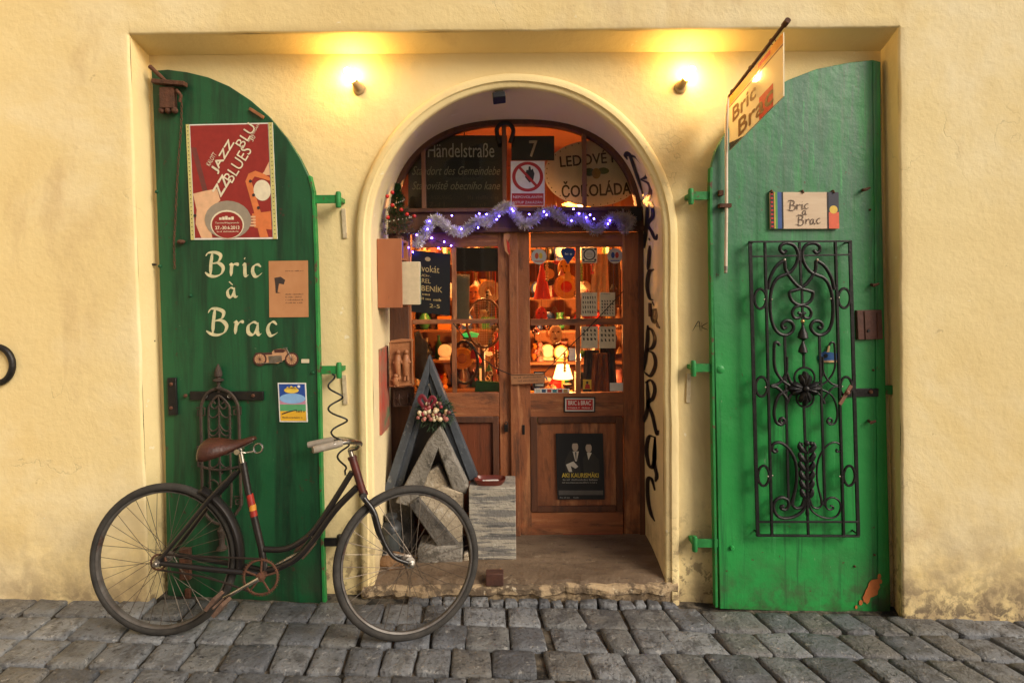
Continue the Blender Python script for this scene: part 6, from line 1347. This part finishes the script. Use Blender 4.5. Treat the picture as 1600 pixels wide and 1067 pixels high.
# ------------------------------------------------------------------ hanging and heaped curios just inside the right leaf
random.seed(5)
def hang(name, cat, label, px, Yp, build): 
    p = P(*px, Yp); mb = MB(); mats = build(mb, p); mb.build(name, mats, None, loc=p, label=label, cat=cat, smooth=45)
def hat(col, h=.16, r=.055):
    def f(mb, p): mb.lathe(p - V((0, 0, h/2)), (0, 0, 1), [(r, 0), (r*.6, h*.5), (.008, h)], 16); mb.ball(p + V((0, 0, h/2)), .014, 8); mb.tube([p + V((0, 0, h/2)), p + V((0, 0, .5))], .002, 4); return flat(col, .6)
    return f
def mask(col, r=.06):
    def f(mb, p):
        mb.ball(p, r, 14, (.8, .35, 1.15)); mb.ball(p + V((0, -r*.36, 0)), r*.2, 8, (.7, .8, 1.3)); mb.cur = 1
        for s_ in (-1, 1): mb.ball(p + V((s_*r*.32, -r*.32, r*.3)), r*.14, 8, (1, .5, .7))
        mb.ball(p + V((0, -r*.33, -r*.5)), r*.2, 8, (1.2, .4, .5)); mb.tube([p + V((0, 0, r)), p + V((0, 0, .6))], .002, 4); return [flat(col, .5), flat((.12, .02, .01))]
    return f
def disc_(col, r=.07, col2=(.5, .3, .08)):
    def f(mb, p): mb.lathe(p + V((0, .01, 0)), (0, -1, .1), [(r, 0), (r, .012), (r*.8, .014), (r*.75, .008)], 22); mb.cur = 1; mb.lathe(p + V((0, -.001, 0)), (0, -1, .1), [(r*.45, 0), (r*.4, .004)], 16); mb.tube([p + V((0, 0, r)), p + V((0, 0, .5))], .002, 4); return [flat(col, .45), flat(col2, .4)]
    return f
def drape(col):
    def f(mb, p):
        vs = []; fs = []
        for i in range(9):
            for k in range(12): vs.append(p + V((-.05 + k*.009 + .004*i*(k/11-.5), .012*math.sin(k*1.7 + i*.4), .14 - i*.04)))
        for i in range(8):
            for k in range(11): fs.append((i*12+k, i*12+k+1, (i+1)*12+k+1, (i+1)*12+k))
        mb.add(vs, fs); mb.tube([p + V((-.05, 0, .14)), p + V((.05, 0, .14))], .004, 5); mb.tube([p + V((0, 0, .14)), p + V((0, 0, .6))], .002, 4); return mat('cloth_%.2f_%.2f' % col[:2], col, tuple(c*.7 for c in col), rough=.9, scale=20)
    return f
RED, YEL, DRK, CRE, TAN = (.55, .03, .02), (.62, .33, .05), (.03, .02, .018), (.66, .52, .32), (.4, .2, .08)
HI = [('pointed_hat', 'hat', 'red pointed felt hat hanging inside the right leaf', (847, 440), .98, hat(RED, .24, .06)), ('mask', 'mask', 'yellow carnival mask hanging beside the dark round tray', (881, 420), 1.0, mask(YEL, .055)),
      ('round_tray', 'tray', 'dark round tray hanging behind the red pointed hat', (858, 428), 1.15, disc_(DRK, .085)), ('round_tray', 'tray', 'golden round tray hanging below the yellow mask', (885, 448), 1.1, disc_(YEL, .09, RED)), ('round_tray', 'tray', 'small red round tray near the top of the glass', (870, 420), 1.3, disc_(RED, .06)),
      ('lace_drape', 'cloth', 'pale lace cloth hanging inside the upper right pane', (938, 430), .9, drape((.5, .36, .22))), ('fabric_drape', 'cloth', 'dark brown garment hanging inside the far right pane', (958, 435), 1.0, drape((.07, .035, .02))), ('fabric_drape', 'cloth', 'dark blue garment hanging in the lower right pane', (925, 580), .95, drape((.02, .03, .07))), ('fabric_drape', 'cloth', 'black coat hanging in the lower right pane', (950, 575), 1.0, drape((.014, .012, .012))), ('fabric_drape', 'cloth', 'brown scarf hanging between the dark garments', (938, 585), .9, drape((.12, .06, .03))),
      ('globe', 'ornament', 'cream round globe ornament beside the glowing lamp', (868, 522), 1.1, mask(CRE, .06)), ('mask', 'mask', 'red carved mask hanging low in the left pane column', (846, 492), 1.05, mask(RED, .05)), ('round_tray', 'tray', 'cream plate hanging behind the paper sheet of the left leaf', (765, 455), 1.1, disc_(CRE, .08, TAN)), ('mask', 'mask', 'orange mask hanging behind the tennis racket', (740, 460), 1.2, mask((.6, .2, .05), .06)), ('pointed_hat', 'hat', 'short red hat hanging beside the racket hoop', (775, 535), 1.1, hat(RED, .12, .06)), ('round_tray', 'tray', 'brass tray hanging behind the dark oval hoop', (722, 560), 1.2, disc_(YEL, .08, TAN))]
for h in HI: hang(*h)

# small charms on threads close to the glass, and a heap of trinkets on the display table
def charm(kind, p, cn):
    mb = MB()
    if kind == 'bell': mb.lathe(p - V((0, 0, .03)), (0, 0, 1), [(.026, 0), (.018, .012), (.012, .03), (.004, .042)], 12); m = flat((.62, .36, .08), .3)
    elif kind == 'bauble': mb.ball(p, .024, 12); mb.lathe(p + V((0, 0, .022)), (0, 0, 1), [(.007, 0), (.006, .01)], 8); m = flat((.55, .02, .02), .2)
    elif kind == 'key': mb.ring(p, (1, 0, 0), (0, 0, 1), .014, .004, 14, 6); mb.tube([p - V((0, 0, .014)), p - V((0, 0, .075))], .004, 6); mb.obox(p - V((-.009, 0, .066)), (.009, 0, 0), (0, .002, 0), (0, 0, .008)); m = flat((.06, .04, .03), .4)
    elif kind == 'tag': mb.prism([p + V(q) for q in ((-.02, 0, -.06), (.02, 0, -.055), (.02, 0, -.01), (0, 0, .008), (-.02, 0, -.01))], (0, .002, 0)); m = flat((.68, .55, .36))
    else:
        for k in range(7): mb.ball(p - V((0, 0, k*.019)), .0105, 8)
        m = flat((.25, .09, .03), .4)
    mb.tube([p, V((p.x, p.y, 2.6))], .0009, 4)
    return mb, m
CL = {'bell': 'small {} bell on a thread inside the door glass', 'bauble': '{} glass bauble on a thread inside the door glass', 'key': 'old {} key on a thread inside the door glass', 'tag': '{} paper tag on a thread inside the door glass', 'beads': 'string of {} wooden beads inside the door glass'}
random.seed(17)
for k in range(46):
    kd = list(CL)[k % 5]; lx = random.uniform(834, 970) if k % 3 else random.uniform(716, 778); p = P(lx, random.uniform(392, 560 if lx > 830 else 600), random.uniform(.8, 1.3)); cn = list(PAL)[k//5]; mb, m = charm(kd, p, cn); m = flat(PAL[cn], .3); mb.build({'tag': 'paper_tag', 'beads': 'bead_string'}.get(kd, kd), m, None, loc=p, label=CL[kd].format(cn), cat=kd, group=kd + ' charms on threads')
cols = list(PAL)
for k in range(20):
    x, yy = .06 + (k % 10)*.068 + random.uniform(-.01, .01), 1.09 + (k//10)*.1; c = cols[k % 10]; z = .83; mb = MB()
    if k < 10: mb.lathe((x, yy, z), (0, 0, 1), [(.016, 0), (.028, .03), (.03, .055), (.027, .055), (.024, .01)], 14); mb.ring((x+.034, yy, z+.03), (1, 0, 0), (0, 0, 1), .012, .003, 12, 5, .018); nm, lb_ = 'cup', '%s little cup in the front row of the display table' % c
    else: mb.lathe((x, yy, z), (0, 0, 1), [(.026, 0), (.026, .07), (.018, .074), (.018, .09), (.022, .092), (.022, .104)], 14); nm, lb_ = 'jar', '%s stoppered jar in the second row of the display table' % c
    mb.build(nm, flat(PAL[c], .3), None, loc=(x, yy, z), label=lb_, cat=nm, group='trinkets on the display table')
